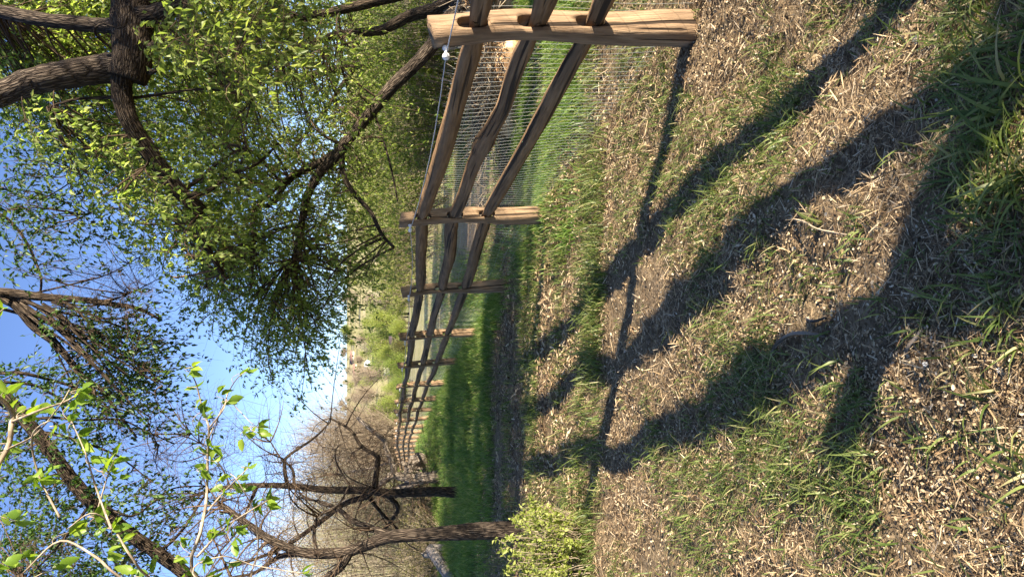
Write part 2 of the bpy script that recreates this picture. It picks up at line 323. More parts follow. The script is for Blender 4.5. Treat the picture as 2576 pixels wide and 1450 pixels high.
# ------------------------------------------------------------------ fence
posts = [(2.04, .42), (1.26, 3.24), (.66, 6.1), (.04, 8.5), (-.68, 11.2), (-1.42, 13.95), (-2.2, 16.8), (-2.98, 19.5), (-3.73, 22.2), (-4.5, 24.9), (-5.26, 27.5), (-6.0, 30.1), (-6.76, 32.7), (-7.46, 35.2)]
x, y = posts[-1]
for k in range(8): x -= .83; y += 2.65; posts.append((x, y))
posts = np.array(posts); posts = np.concatenate([[posts[0]-(posts[1]-posts[0])], posts])
pz = gh(posts[:, 0], posts[:, 1]); LEAN = math.radians(3.6)
RAIL_H = (.50, .775, 1.05)
def post_mesh(seed, hole_ang=0):
    r = np.random.default_rng(seed); K = 34; S = 14; H = 1.25; hb = .35
    zs = np.linspace(-hb, H, K); a = np.arange(S)*2*PI/S
    base = 1/np.maximum(np.abs(np.cos(a)/.066)**3.2+np.abs(np.sin(a)/.054)**3.2, 1e-9)**(1/3.2)
    base = base*(1+.10*(r.random(S)-.5)+.10*np.sin(a+r.random()*6))
    V = []
    ph = r.random(6)*6
    for z in zs:
        cx = .012*math.sin(z*3.1+ph[0])+.006*math.sin(z*7+ph[1]); cy = .012*math.sin(z*2.7+ph[2])+.005*math.sin(z*8+ph[3])
        rr = base*(1+.07*math.sin(z*4+ph[4])+.22*(vn(np.cos(a)*2+5+seed, np.sin(a)*2+z*2.2, seed)-.5)+.03*(r.random(S)-.5))
        rr = rr*(1.05-.08*z)
        tz = z+(.012*np.cos(a+ph[5]) if z == zs[-1] else 0)
        V.append(np.stack([cx+rr*np.cos(a), cy+rr*np.sin(a), np.full(S, 1)*tz], 1))
    V = np.concatenate(V); j = np.arange(S); Q = np.concatenate([np.stack([k*S+j, k*S+(j+1) % S, (k+1)*S+(j+1) % S, (k+1)*S+j], 1) for k in range(K-1)])
    V = np.concatenate([V, [[0, 0, H+.004], [0, 0, -hb]]]); n = K*S
    T = np.concatenate([np.stack([(K-1)*S+j, (K-1)*S+(j+1) % S, np.full(S, n)], 1), np.stack([(j+1) % S, j, np.full(S, n+1)], 1)])
    me = mk_mesh('post', V, Q, T, m_post)
    tmp = bpy.data.objects.new('tmp', me); col.objects.link(tmp)
    cuts = []
    for h in RAIL_H:                                   # mortises run along the fence (local Y)
        n8 = 12; b = np.arange(n8)*2*PI/n8
        ring = np.stack([.030*np.sign(np.cos(b))*np.abs(np.cos(b))**.6, 0*b, h+.012+.072*np.sign(np.sin(b))*np.abs(np.sin(b))**.7], 1)
        V2 = np.concatenate([ring+[0, -.3, 0], ring+[0, .3, 0]]); jj = np.arange(n8)
        c = bpy.data.meshes.new('c'); c.from_pydata([tuple(q) for q in V2], [], [tuple(int(q) for q in jj), tuple(int(q)+n8 for q in jj[::-1])]+[(int(q), int(q)+n8, int((q+1) % n8)+n8, int((q+1) % n8)) for q in jj]); c.update()
        import bmesh
        bm = bmesh.new(); bm.from_mesh(c); bmesh.ops.recalc_face_normals(bm, faces=bm.faces); bm.to_mesh(c); bm.free()
        co = bpy.data.objects.new('c', c); col.objects.link(co); cuts.append(co)
        md = tmp.modifiers.new('b', 'BOOLEAN'); md.operation = 'DIFFERENCE'; md.solver = 'EXACT'; md.object = co
    dg = bpy.context.evaluated_depsgraph_get(); out = bpy.data.meshes.new_from_object(tmp.evaluated_get(dg))
    if len(out.vertices) < 100: out = me
    for c in cuts+[tmp]: bpy.data.objects.remove(c)
    out.name = 'post'; return out
fence = thing('split_rail_fence', (posts[2, 0], posts[2, 1], 0), 'long split rail fence of brown posts and three rails, backed with wire mesh', 'fence')
FO = np.array(fence.location)
variants = [post_mesh(s) for s in (3, 11, 23, 5)]
insul = []
def axis(i, h): return np.array([posts[i, 0]-math.sin(LEAN)*h*lean[i], posts[i, 1], pz[i]+h])
lean = 1+.25*(rng.random(len(posts))-.5); lean[2] = 1.0
for i, (x, y) in enumerate(posts):
    a = posts[min(i+1, len(posts)-1)]-posts[max(i-1, 0)]; yaw = math.atan2(-a[0], a[1])
    o = link('post', variants[0 if i == 2 else i % 4], fence); o.location = (x-FO[0], y-FO[1], pz[i]-FO[2])
    o.rotation_mode = 'XYZ'; o.rotation_euler = (0, -LEAN*lean[i], yaw)
    o.matrix_local = Matrix.Translation(o.location) @ Matrix.Rotation(-LEAN*lean[i], 4, 'Y') @ Matrix.Rotation(yaw, 4, 'Z') @ Matrix.Scale(1.08 if i == 2 else 1.0, 4, (1, 0, 0))
m_post_obj = m_post
def rail(i, h, k):
    a = axis(i, h); b = axis(i+1, h); d = nrm(b-a); L = np.linalg.norm(b-a)
    side = np.array([d[1], -d[0], 0]); s0 = rng.choice([-1, 1])
    near = i < 8; n = 40 if near else 10; S = 9 if near else 6
    t = np.linspace(0, 1, n); ext = .07
    c = a-d*ext+(b-a+2*ext*d)*t[:, None]
    seed = i*3+k; c = c+side*((vn(t*2.0, np.full(n, seed*3.7), 51)-.5)*.06*np.sin(PI*t))[:, None]
    c = c+np.array([0, 0, 1])*((vn(t*2.2, np.full(n, seed*5.1), 52)-.5)*.03*np.sin(PI*t)+.012*(1 if i % 2 else -1)*np.cos(PI*t))[:, None]
    if i == 2 and k == 1: c[:, 2] +=   .014*np.exp(-((t-.62)/.12)**2)-.022*np.exp(-((t-.30)/.10)**2)
    r = .047*(1+.25*(vn(t*4, np.full(n, seed*2.3), 53)-.5))
    r = r*(.6+.4*np.clip(np.minimum(t, 1-t)*9, 0, 1))
    if i == 2 and k == 1: r = r*(1+.35*np.exp(-((t-.47)/.05)**2))
    g = Geo(); T = nrm(np.gradient(c, axis=0)); A = nrm(np.cross(T, [0, 0, 1.])); B = np.cross(A, T)
    an = np.arange(S)*2*PI/S+rng.random()*6
    prof = 1+.22*np.cos(3*an+rng.random()*6)+.12*(rng.random(S)-.5)
    tw = (vn(t*2.3, np.full(n, seed*1.7), 54)-.5)*1.2
    rr = r[:, None]*prof*(1+.05*(rng.random((n, S))-.5))
    ang = an[None]+tw[:, None]
    V = c[:, None]+A[:, None]*(rr*np.cos(ang)*.78)[..., None]+B[:, None]*(rr*np.sin(ang)*1.12)[..., None]
    bk = np.stack([rr*np.cos(an), rr*np.sin(an), np.repeat((t*L)[:, None], S, 1)+seed*3.1], -1).reshape(-1, 3)
    j = np.arange(S); Q = np.concatenate([np.stack([q*S+j, q*S+(j+1) % S, (q+1)*S+(j+1) % S, (q+1)*S+j], 1) for q in range(n-1)])
    V = np.concatenate([V.reshape(-1, 3), c[:1], c[-1:]]); bk = np.concatenate([bk, bk[:1], bk[-1:]]); m = n*S
    Tt = np.concatenate([np.stack([j, (j+1) % S, np.full(S, m)], 1), np.stack([(n-1)*S+(j+1) % S, (n-1)*S+j, np.full(S, m+1)], 1)])
    g.add(V, Q[:, ::-1], Tt[:, ::-1], bk, .5); g.build('rail', m_rail, fence)
for i in range(len(posts)-1):
    for k, h in enumerate(RAIL_H): rail(i, h, k)
for i in range(len(posts)-1):                         # welded wire on the far side of the posts
    a, b = axis(i, 0), axis(i+1, 0); d = b-a; L = np.hypot(d[0], d[1]); n = np.array([d[1], -d[0], 0])/L
    g = Geo(); rad = .0010
    stepv = .05 if i < 7 else .10
    nv = int(L/stepv); t = (np.arange(nv)+.5)/nv; hs = np.linspace(0, 1.08, 7)
    bow = .03*np.sin(PI*t)*math.sin(i*2.1)
    def pt(tt, h): return a+d*tt[..., None]+n*(.088+.012*np.sin(tt*9+h*5+i)+.02*np.sin(h*3+i)*np.sin(PI*tt))[..., None]+np.stack([-math.sin(LEAN)*h, 0*h, h], -1)
    TT, HH = np.meshgrid(t, hs, indexing='ij'); tubes(pt(TT, HH), np.full(TT.shape, rad), 3, g, cap=False)
    hh = np.arange(.04, 1.1, .09 if i < 8 else .14); ts = np.linspace(0, 1, 9); HH, TT = np.meshgrid(hh, ts, indexing='ij')
    tubes(pt(TT, HH+.006*np.sin(TT*11+HH*9)), np.full(TT.shape, rad), 3, g, cap=False)
    g.build('wire_mesh', m_wire, fence, kind='stuff')
rp = []
for i in range(len(posts)):
    a = posts[min(i+1, len(posts)-1)]-posts[max(i-1, 0)]; a = a/np.hypot(*a); n = np.array([-a[1], a[0], 0])
    c = axis(i, 1.165)+n*.105-np.array([a[0], a[1], 0])*.02
    if i == 2: c = P(1122, 140, 3.22)
    rp.append(c)
    if i < 14:
        g = Geo(); base = c-n*.045
        tubes(np.array([base, base+n*.012, base+n*.02, c-n*.012, c-n*.004, c+n*.006, c+n*.015, c+n*.02]), np.array([.016, .016, .008, .008, .015, .018, .015, .005]), 12, g)
        g.build('insulator', m_white, fence, smooth=True)
rp = np.array(rp); g = Geo(); pts = []
for a, b in zip(rp[:-1], rp[1:]):
    for s in np.linspace(0, 1, 8)[:-1]: pts.append(a+(b-a)*s-np.array([0, 0, .03*4*s*(1-s)]))
pts.append(rp[-1]); tubes(np.array(pts), np.full(len(pts), .0030), 6, g, cap=False); g.build('rope', m_rope, fence)

# ------------------------------------------------------------------ trees
def foliage(tree, skel, centres, per, spread, tl, leaf, nleaf, mleaf, mtw, droop=.5, out=None, br=.010, twr=.0022, detail=1, sides=3, up_bias=0, lw=.45, twk=5):
    """branches from the skeleton to clump centres, twigs inside each clump, leaves along the twigs"""
    centres = np.asarray(centres, float); N = len(centres); skel = np.asarray(skel)
    bi = np.array([np.argmin(((skel-c)**2).sum(1)+((skel[:, 2]-c[2]) > .3)*.5) for c in centres]); S0 = skel[bi]
    gb = Geo(); K = 7; t = np.linspace(0, 1, K)[None, :, None]
    mid = (S0+centres)/2+nrm(rng.normal(size=(N, 3)))*np.linalg.norm(centres-S0, axis=1, keepdims=True)*.18+np.array([0, 0, .12])
    B = (1-t)**2*S0[:, None]+2*t*(1-t)*mid[:, None]+t*t*centres[:, None]
    tubes(B, br*(1-.7*t[..., 0])*(.6+.8*rng.random((N, 1))), 4, gb)
    gb.build('branch', mtw, tree, kind='stuff')
    n = N*per; ci = np.repeat(np.arange(N), per)
    st = B[ci, rng.integers(3, K, n)]
    tip = centres[ci]+rng.normal(size=(n, 3))*spread
    dr = nrm(tip-st+rng.normal(size=(n, 3))*.15*spread); ln = tl*(.5+rng.random(n))
    end = st+dr*np.maximum(np.linalg.norm(tip-st, axis=1), ln)[:, None]
    t = np.linspace(0, 1, twk)[None, :, None]
    mid = (st+end)/2+rng.normal(size=(n, 3))*.12*tl+np.array([0, 0, .10*tl])
    e2 = end-np.array([0, 0, 1.])*(droop*ln)[:, None]
    Tw = (1-t)**2*st[:, None]+2*t*(1-t)*mid[:, None]+t*t*e2[:, None]
    gt = Geo(); tubes(Tw, twr*(1.3-t[..., 0])*np.ones((n, 1)), sides, gt, cap=False); gt.build('twig', mtw, tree, kind='stuff')
    if nleaf:
        m = n*nleaf; ti = np.repeat(np.arange(n), nleaf); s = .25+.75*rng.random(m)
        f = s*(twk-1); k = np.minimum(f.astype(int), twk-2); f = (f-k)[:, None]
        p = Tw[ti, k]*(1-f)+Tw[ti, k+1]*f; td = nrm(Tw[ti, k+1]-Tw[ti, k])
        d = nrm(td*.5+rng.normal(size=(m, 3))*.55+np.array([0, 0, -.25-.3*droop]))
        u = nrm(rng.normal(size=(m, 3))*.7+np.array([0, 0, 1.]))
        L = leaf*(.6+.6*rng.random(m)); gl = Geo(); leaves(gl, p, d, u, L, L*lw*(.8+.5*rng.random(m)), detail=detail)
        gl.build('leaves', mleaf, tree, kind='stuff')
def inpoly(x, y, poly):
    poly = np.asarray(poly, float); c = np.zeros(len(x), bool)
    for (x1, y1), (x2, y2) in zip(poly, np.roll(poly, -1, 0)):
        with np.errstate(divide='ignore', invalid='ignore'):
            c ^= ((y1 > y) != (y2 > y)) & (x < (x2-x1)*(y-y1)/(y2-y1+1e-12)+x1)
    return c
def clumps(poly, n, d0, d1, zmin=.5):
    poly = np.asarray(poly, float); out = []
    while len(out) < n:
        x = rng.uniform(poly[:, 0].min(), poly[:, 0].max(), 400); y = rng.uniform(poly[:, 1].min(), poly[:, 1].max(), 400)
        ok = inpoly(x, y, poly)
        for a, b in zip(x[ok], y[ok]):
            q = P(a, b, rng.uniform(d0, d1))
            if q[2] > gh(q[0], q[1])+zmin: out.append(q)
    return np.array(out[:n])

# the tree whose heavy limb reaches in from the right
tA = thing('elm_tree', (3.95, 7.35, float(gh(3.95, 7.35))), 'big rough-barked elm on the right whose heavy forked limb reaches in above the fence', 'tree')
g = Geo(); trk = limb([(3.95, 7.35, -.2), (3.9, 7.3, 1.2), (3.7, 7.1, 2.6), (3.55, 7.0, 3.4), (3.7, 7.2, 5), (3.9, 7.5, 7)], .30, .12, g, 14, 40, flare=.12); g.build('trunk', m_bark, tA, True)
sk = [trk]
def A(geo, pts, r0, r1, **k):
    c = limb(pts, r0, r1, geo, **k); sk.append(c); return c
g = Geo()
A(g, [trk[20], P(340, -90, 6.3), P(335, 0, 6.1), P(333, 60, 6), P(335, 130, 5.9), P(325, 200, 5.9)], .19, .145, sides=14, n=34, rough=.07); g.build('limb', m_bark, tA, True)
g = Geo(); A(g, [P(320, 165, 5.95), P(250, 175, 5.9), P(160, 195, 5.8), P(70, 215, 5.75), P(0, 238, 5.7), P(-90, 262, 5.6), P(-220, 300, 5.6)], .125, .085, sides=14, n=36); g.build('limb', m_bark2, tA, True)
g = Geo(); A(g, [P(300, 62, 6), P(240, 66, 6.1), P(120, 55, 6.1), P(0, 30, 6.2), P(-100, 0, 6.3)], .065, .055, n=26); g.build('limb', m_bark2, tA, True)
g = Geo(); A(g, [P(330, 40, 6), P(390, 32, 5.9), P(450, 8, 5.8), P(520, -40, 5.7)], .09, .05, n=16)
g.build('limb', m_bark, tA, True)
g = Geo(); A(g, [P(310, 180, 5.9), P(302, 230, 5.9), P(318, 300, 5.9), P(360, 370, 6), P(405, 430, 6.05), P(452, 485, 6.1), P(505, 528, 6.2)], .085, .060, n=40, sides=12); g.build('limb', m_bark, tA, True)
g = Geo()
A(g, [P(495, 515, 6.2), P(495, 560, 6.3), P(520, 620, 6.4), P(560, 690, 6.5)], .040, .02)
A(g, [P(465, 490, 6.1), P(520, 480, 6.1), P(580, 440, 6.2), P(650, 410, 6.3), P(700, 360, 6.4)], .026, .010)
A(g, [P(455, 480, 6.1), P(500, 450, 6.2), P(560, 400, 6.3), P(620, 370, 6.4)], .022, .008)
A(g, [P(310, 240, 5.9), P(340, 245, 6), P(420, 235, 6), P(520, 225, 6), P(640, 240, 6)], .016, .007)
A(g, [P(308, 242, 5.9), P(260, 245, 6), P(190, 250, 6), P(120, 270, 6)], .018, .008)
A(g, [P(318, 310, 5.9), P(330, 350, 5.9), P(370, 400, 5.9), P(365, 420, 5.9)], .015, .008)
A(g, [P(290, 130, 5.9), P(240, 85, 5.75), P(255, 60, 5.7), P(305, 70, 5.68), P(322, 40, 5.7)], .010, .008)
A(g, [P(372, 120, 5.9), P(395, 110, 5.85)], .05, .03, n=6); A(g, [P(375, 180, 5.9), P(395, 176, 5.85)], .03, .01, n=6)
g.build('branch', m_bark, tA, True)
skA = np.concatenate(sk)
polyA = [(-30, 20), (-30, 300), (90, 360), (190, 440), (260, 520), (360, 590), (420, 640), (480, 700), (560, 700), (620, 560), (560, 300), (640, 60), (600, -60), (300, -80)]
foliage(tA, skA, clumps(polyA, 280, 6.7, 9.5, 2), 10, .26, .34, .064, 11, m_leaf, m_twig, .35, br=.010, twr=.0026)
foliage(tA, skA, clumps([(-40, -60), (-40, 200), (120, 190), (280, 120), (280, -60)], 40, 6.7, 9, 2), 10, .26, .34, .066, 12, m_leaf, m_twig, .3, br=.009, twr=.0018)
foliage(tA, skA, clumps([(-40, 300), (60, 330), (210, 470), (380, 640), (560, 690), (640, 500), (620, 300), (560, 250), (450, 420), (330, 400), (200, 290)], 36, 5.4, 6.3, 2), 8, .20, .30, .060, 9, m_leaf, m_twig, .35, br=.008, twr=.0016)
foliage(tA, skA, clumps([(400, -60), (400, 160), (600, 240), (760, 140), (800, -60)], 46, 4.2, 6, 1.8), 7, .20, .30, .062, 9, m_leafb, m_twig, .4, br=.008, twr=.0018)

# the leaning many-stemmed tree just beyond the fence
b0 = P(1206, -26, 9.2); b0[2] = float(gh(b0[0], b0[1]))
tB = thing('leaning_tree', b0, 'many-stemmed leaning tree behind the nearest post, long dark limb crossing the leaves', 'tree')
sk = []
g = Geo(); r0 = b0+np.array([0, 0, -.1])
A(g, [r0, P(1160, 20, 9.2), P(1085, 112, 9.1), P(1000, 208, 9), P(930, 290, 9), P(862, 368, 9)], .105, .065, n=60, flare=.05, sides=12); g.build('trunk', m_bark2, tB, True)
g = Geo(); A(g, [r0, P(1150, 5, 9.4), P(1090, 26, 9.6), P(1030, 42, 9.7), P(955, 78, 9.8), P(850, 90, 10), P(740, 130, 10), P(600, 200, 10)], .11, .035, n=50, flare=.05); g.build('trunk', m_bark, tB, True)
g = Geo(); A(g, [r0, P(1120, -40, 9), P(1000, -10, 9), P(900, 15, 9), P(790, 40, 9), P(640, 55, 9.2), P(480, 100, 9.4)], .085, .04, n=50); g.build('trunk', m_bark, tB, True)
g = Geo()
A(g, [P(862, 368, 9), P(845, 385, 9), P(800, 412, 9.05), P(760, 430, 9.1), P(715, 465, 9.1), P(690, 500, 9.2), P(660, 520, 9.3)], .07, .02)
A(g, [P(858, 374, 9), P(832, 405, 9), P(800, 440, 9), P(768, 505, 9.1), P(758, 560, 9.2), P(752, 600, 9.3), P(735, 650, 9.4)], .075, .03)
A(g, [P(862, 372, 9), P(858, 400, 9), P(868, 455, 8.9), P(900, 500, 8.9), P(932, 535, 8.8), P(960, 590, 8.8), P(990, 622, 8.8)], .042, .018)
A(g, [P(940, 282, 9), P(962, 345, 9), P(985, 430, 9), P(1000, 505, 9)], .016, .01)
A(g, [P(757, 565, 9.2), P(720, 570, 9.3), P(680, 590, 9.4), P(640, 600, 9.5)], .02, .01)
A(g, [P(760, 430, 9.1), P(730, 440, 9), P(700, 470, 9), P(690, 480, 9)], .03, .012)
g.build('branch', m_bark2, tB, True)
skB = np.concatenate(sk)
polyB1 = [(420, 0), (440, 300), (520, 480), (480, 640), (470, 760), (560, 800), (700, 870), (830, 820), (900, 690), (990, 720), (1005, 600), (960, 420), (950, 200), (900, 0)]
foliage(tB, skB, clumps(polyB1, 340, 8.3, 12.5, 1.6), 9, .36, .38, .062, 10, m_leaf, m_twig, .4, br=.014, twr=.003)
polyB2 = [(430, 640), (440, 830), (580, 890), (660, 975), (760, 1010), (840, 940), (870, 830), (700, 700)]
foliage(tB, skB, clumps(polyB2, 56, 8.3, 10.5, 1.6), 9, .26, .36, .062, 9, m_leaf, m_twig, .5, br=.010, twr=.002)

bE = P(1180, 120, 16.5); bE[2] = float(gh(bE[0], bE[1]))
tE = thing('sunlit_tree', bE, 'sunlit yellow-green tree filling the gaps behind the leaning tree', 'tree'); sk = []; g = Geo()
A(g, [bE-[0, 0, .1], P(1040, 130, 16.5), P(900, 160, 16.5), P(700, 200, 16.5), P(500, 220, 16.5)], .16, .05, n=40)
for q in ([(900, 160), (800, 300), (700, 420)], [(960, 150), (880, 350), (820, 560)], [(800, 170), (700, 80), (600, 20)], [(640, 210), (500, 330), (420, 420)]): A(g, [P(x, y, 16.5) for x, y in q], .06, .02)
g.build('trunk', m_bark2, tE, True)
foliage(tE, np.concatenate(sk), clumps([(200, -60), (180, 330), (420, 520), (560, 660), (760, 760), (940, 700), (1000, 560), (1000, -60)], 200, 14, 19, 1.5), 9, .55, .6, .10, 11, m_leafb, m_twig, .4, br=.016, twr=.003)

# the tree on the left whose limb rises overhead and droops
tC = thing('drooping_tree', (-5.6, 7.9, float(gh(-5.6, 7.9))), 'dark drooping tree on the left with sparse leafy branches hanging against the sky', 'tree')
sk = []; g = Geo()
A(g, [(-5.6, 7.9, -.2), (-5.4, 7.95, 1.2), P(800, 1640, 8.4), P(560, 1520, 8.2)], .2, .13, flare=.1); g.build('trunk', m_bark, tC, True)
g = Geo(); A(g, [P(560, 1520, 8.2), P(432, 1415, 8.1), P(330, 1345, 8), P(230, 1262, 8), P(150, 1165, 8), P(90, 1085, 8), P(30, 1015, 8), P(-60, 930, 8), P(-220, 820, 8), P(-300, 700, 8)], .072, .072, n=60, sides=12); g.build('limb', m_bark, tC, True)
g = Geo(); A(g, [P(-240, 800, 8), P(-120, 745, 8), P(0, 738, 8), P(90, 742, 8), P(180, 752, 8), P(270, 765, 8), P(350, 775, 8), P(400, 800, 8)], .075, .014, n=40)
A(g, [P(-200, 790, 8), P(-60, 742, 8), P(30, 765, 8), P(80, 820, 8), P(140, 868, 8), P(200, 940, 8), P(255, 980, 8), P(300, 1040, 8), P(345, 1100, 8)], .05, .012, n=40)
g.build('limb', m_bark, tC, True)
g = Geo()
for q, a, b in (([(20, 744), (90, 790), (170, 840), (240, 880), (300, 930), (350, 960)], .028, .007), ([(-60, 930), (0, 938), (60, 940), (150, 962), (220, 985), (300, 1000), (380, 1050)], .026, .007),
                ([(-20, 1000), (60, 1050), (140, 1050), (200, 1055), (300, 1055), (370, 1085), (440, 1115)], .022, .006), ([(-100, 700), (-10, 735), (60, 755), (150, 800), (250, 840), (340, 850)], .02, .006),
                ([(10, 960), (90, 970), (170, 1010), (260, 1020), (350, 1050), (400, 1120)], .018, .005), ([(-60, 560), (0, 540), (60, 600), (100, 690), (100, 745)], .02, .012),
                ([(-60, 420), (0, 470), (90, 500), (160, 470), (200, 430)], .012, .005), ([(-60, 600), (40, 520), (120, 560), (220, 540), (260, 500)], .012, .005), ([(90, 1085), (150, 1095), (230, 1120), (300, 1150), (380, 1210)], .024, .006),
                ([(150, 1165), (180, 1220), (300, 1290), (350, 1290), (430, 1230), (520, 1220)], .02, .006), ([(330, 1345), (400, 1380), (460, 1330), (520, 1240), (560, 1235)], .022, .01), ([(230, 1262), (180, 1330), (120, 1400), (60, 1460)], .02, .008),
                ([(60, 743), (160, 720), (270, 690), (360, 640)], .014, .004), ([(100, 745), (220, 770), (320, 740), (400, 700)], .014, .004), ([(130, 760), (260, 800), (350, 800), (400, 850)], .014, .004)):
    A(g, [P(x, y, 8+rng.normal()*.15) for x, y in q], a, b, sides=7)
r3 = np.random.default_rng(4)
for k in range(16):
    y0 = r3.uniform(735, 765); y1 = y0+r3.uniform(-20, 380); x1 = r3.uniform(260, 420)-max(0, (y1-1000))*.2; x0 = r3.uniform(-60, 120); dz = r3.uniform(-.5, .5)
    A(g, [P(x0, y0, 8), P(x0+(x1-x0)*.3, y0+(y1-y0)*.22+r3.normal()*8, 8+dz*.3), P(x0+(x1-x0)*.65, y0+(y1-y0)*.6+r3.normal()*12, 8+dz*.7), P(x1, y1, 8+dz)], r3.uniform(.014, .03), .005, sides=7)
g.build('branch', m_bark, tC, True); skC = np.concatenate(sk)
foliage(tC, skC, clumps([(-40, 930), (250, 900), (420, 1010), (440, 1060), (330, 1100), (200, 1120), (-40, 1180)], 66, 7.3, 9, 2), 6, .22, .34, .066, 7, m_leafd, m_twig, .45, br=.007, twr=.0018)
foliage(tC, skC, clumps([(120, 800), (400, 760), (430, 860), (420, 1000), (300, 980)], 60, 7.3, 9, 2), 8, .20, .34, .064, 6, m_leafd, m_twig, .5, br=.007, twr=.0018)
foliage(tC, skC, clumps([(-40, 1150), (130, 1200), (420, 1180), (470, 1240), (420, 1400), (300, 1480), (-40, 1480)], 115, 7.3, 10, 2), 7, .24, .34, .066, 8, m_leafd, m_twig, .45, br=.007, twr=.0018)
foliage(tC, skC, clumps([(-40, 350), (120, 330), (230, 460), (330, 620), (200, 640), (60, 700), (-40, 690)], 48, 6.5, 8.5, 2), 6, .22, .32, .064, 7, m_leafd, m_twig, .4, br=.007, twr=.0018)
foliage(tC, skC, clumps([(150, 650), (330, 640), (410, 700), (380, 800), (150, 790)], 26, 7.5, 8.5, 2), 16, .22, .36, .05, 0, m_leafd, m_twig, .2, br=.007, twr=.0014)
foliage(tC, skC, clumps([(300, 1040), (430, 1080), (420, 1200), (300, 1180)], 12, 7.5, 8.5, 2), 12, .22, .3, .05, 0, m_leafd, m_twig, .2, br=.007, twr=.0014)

# bare trees on the left
def bare(tree, skel, n, per, rad, spread, mat, tl=.5, twr=.0022, up=.3, drp=-.1):
    c = skel[rng.integers(0, len(skel), n)]+rng.normal(size=(n, 3))*rad+np.array([0, 0, up]); foliage(tree, skel, c, per, spread, tl, .02, 0, None, mat, drp, br=.012, twr=twr)
def treeD(base_px, d, label, limbs, mat, r, **kw):
    b = P(*base_px, d); b[2] = float(gh(b[0], b[1])); t = thing('bare_tree', b, label, 'tree'); sk.clear()
    for k, (q, a, c) in enumerate(limbs):
        g = Geo(); pts = [P(x, y, d+dz) for x, y, dz in q]
        if k == 0: pts = [b-np.array([0, 0, .12])]+pts
        A(g, pts, a, c, sides=12 if k == 0 else 9, flare=.05 if k == 0 else 0); g.build('trunk' if k == 0 else 'branch', mat, t, True)
    return t, np.concatenate(sk)
t1, s1 = treeD((1335, 1332), 7.3, 'bent bare tree with thick dark trunk behind the small green shrub', [
    ([(1200, 1335, 0), (1095, 1343, 0), (983, 1350, 0), (916, 1370, 0), (866, 1387, 0), (799, 1394, 0), (755, 1390, 0), (715, 1374, 0), (675, 1354, 0), (642, 1330, .1), (600, 1300, .2), (560, 1270, .3)], .074, .030),
    ([(985, 1345, 0), (933, 1327, .1), (882, 1307, .2), (849, 1280, .3), (800, 1260, .5)], .04, .02),
    ([(800, 1392, 0), (790, 1350, .1), (800, 1300, .2), (850, 1270, .3), (880, 1220, .5)], .022, .01),
    ([(880, 1385, 0), (850, 1430, 0), (790, 1470, .1), (700, 1500, .1)], .05, .03),
    ([(755, 1390, 0), (700, 1400, .2), (640, 1440, .4), (580, 1450, .6)], .035, .012)], m_bark2, .1)
bare(t1, s1[20:], 60, 9, .35, .30, m_twig, .5, .0022)
t2, s2 = treeD((1165, 1240), 13.6, 'tall dark bare tree with straight trunk between the grey trunk and the bent tree', [
    ([(1100, 1236, 0), (983, 1240, 0), (916, 1230, 0), (826, 1230, 0), (729, 1221, 0), (649, 1218, 0), (565, 1225, 0), (500, 1240, .2)], .098, .035),
    ([(933, 1245, 0), (866, 1267, .2), (799, 1317, .4), (729, 1367, .5), (649, 1403, .6), (549, 1433, .8)], .060, .025),
    ([(943, 1226, 0), (949, 1166, .2), (946, 1146, .2), (909, 1123, .3), (880, 1080, .5), (830, 1050, .8)], .06, .02),
    ([(722, 1220, 0), (715, 1166, .1), (729, 1143, .2), (792, 1099, .3), (830, 1060, .5)], .04, .015),
    ([(740, 1220, 0), (735, 1180, .2), (705, 1150, .4), (680, 1110, .6)], .03, .012),
    ([(649, 1218, 0), (630, 1260, .2), (600, 1330, .4), (540, 1400, .6)], .04, .015),
    ([(920, 1240, 0), (960, 1290, .2), (1000, 1330, .4)], .04, .02),
    ([(970, 1240, 0), (1000, 1280, .5), (960, 1340, .8), (900, 1390, 1)], .05, .02),
    ([(580, 1228, 0), (560, 1180, .2), (520, 1130, .3), (480, 1090, .4)], .02, .008)], m_bark, .1)
bare(t2, s2[25:], 150, 8, .8, .55, m_twig, .8, .0028)
t3, s3 = treeD((1103, 1197), 20, 'pale grey leaning trunk with forked stems at the far end of the fence', [
    ([(1065, 1201, 0), (1041, 1205, 0), (1010, 1199, 0), (990, 1191, 0), (991, 1177, 0), (985, 1153, 0), (973, 1130, 0), (970, 1107, 0), (940, 1085, 0), (900, 1050, .2)], .15, .05),
    ([(1075, 1203, 0), (1040, 1216, 0), (1000, 1228, .2), (960, 1245, .3)], .12, .07),
    ([(990, 1191, 0), (960, 1215, .2), (920, 1250, .4), (860, 1260, .8)], .11, .05),
    ([(985, 1153, 0), (960, 1170, .2), (920, 1180, .3), (850, 1190, .5)], .05, .02)], m_grey, .1)
bare(t3, s3[15:], 90, 8, .8, .6, m_twig, .9, .0045)

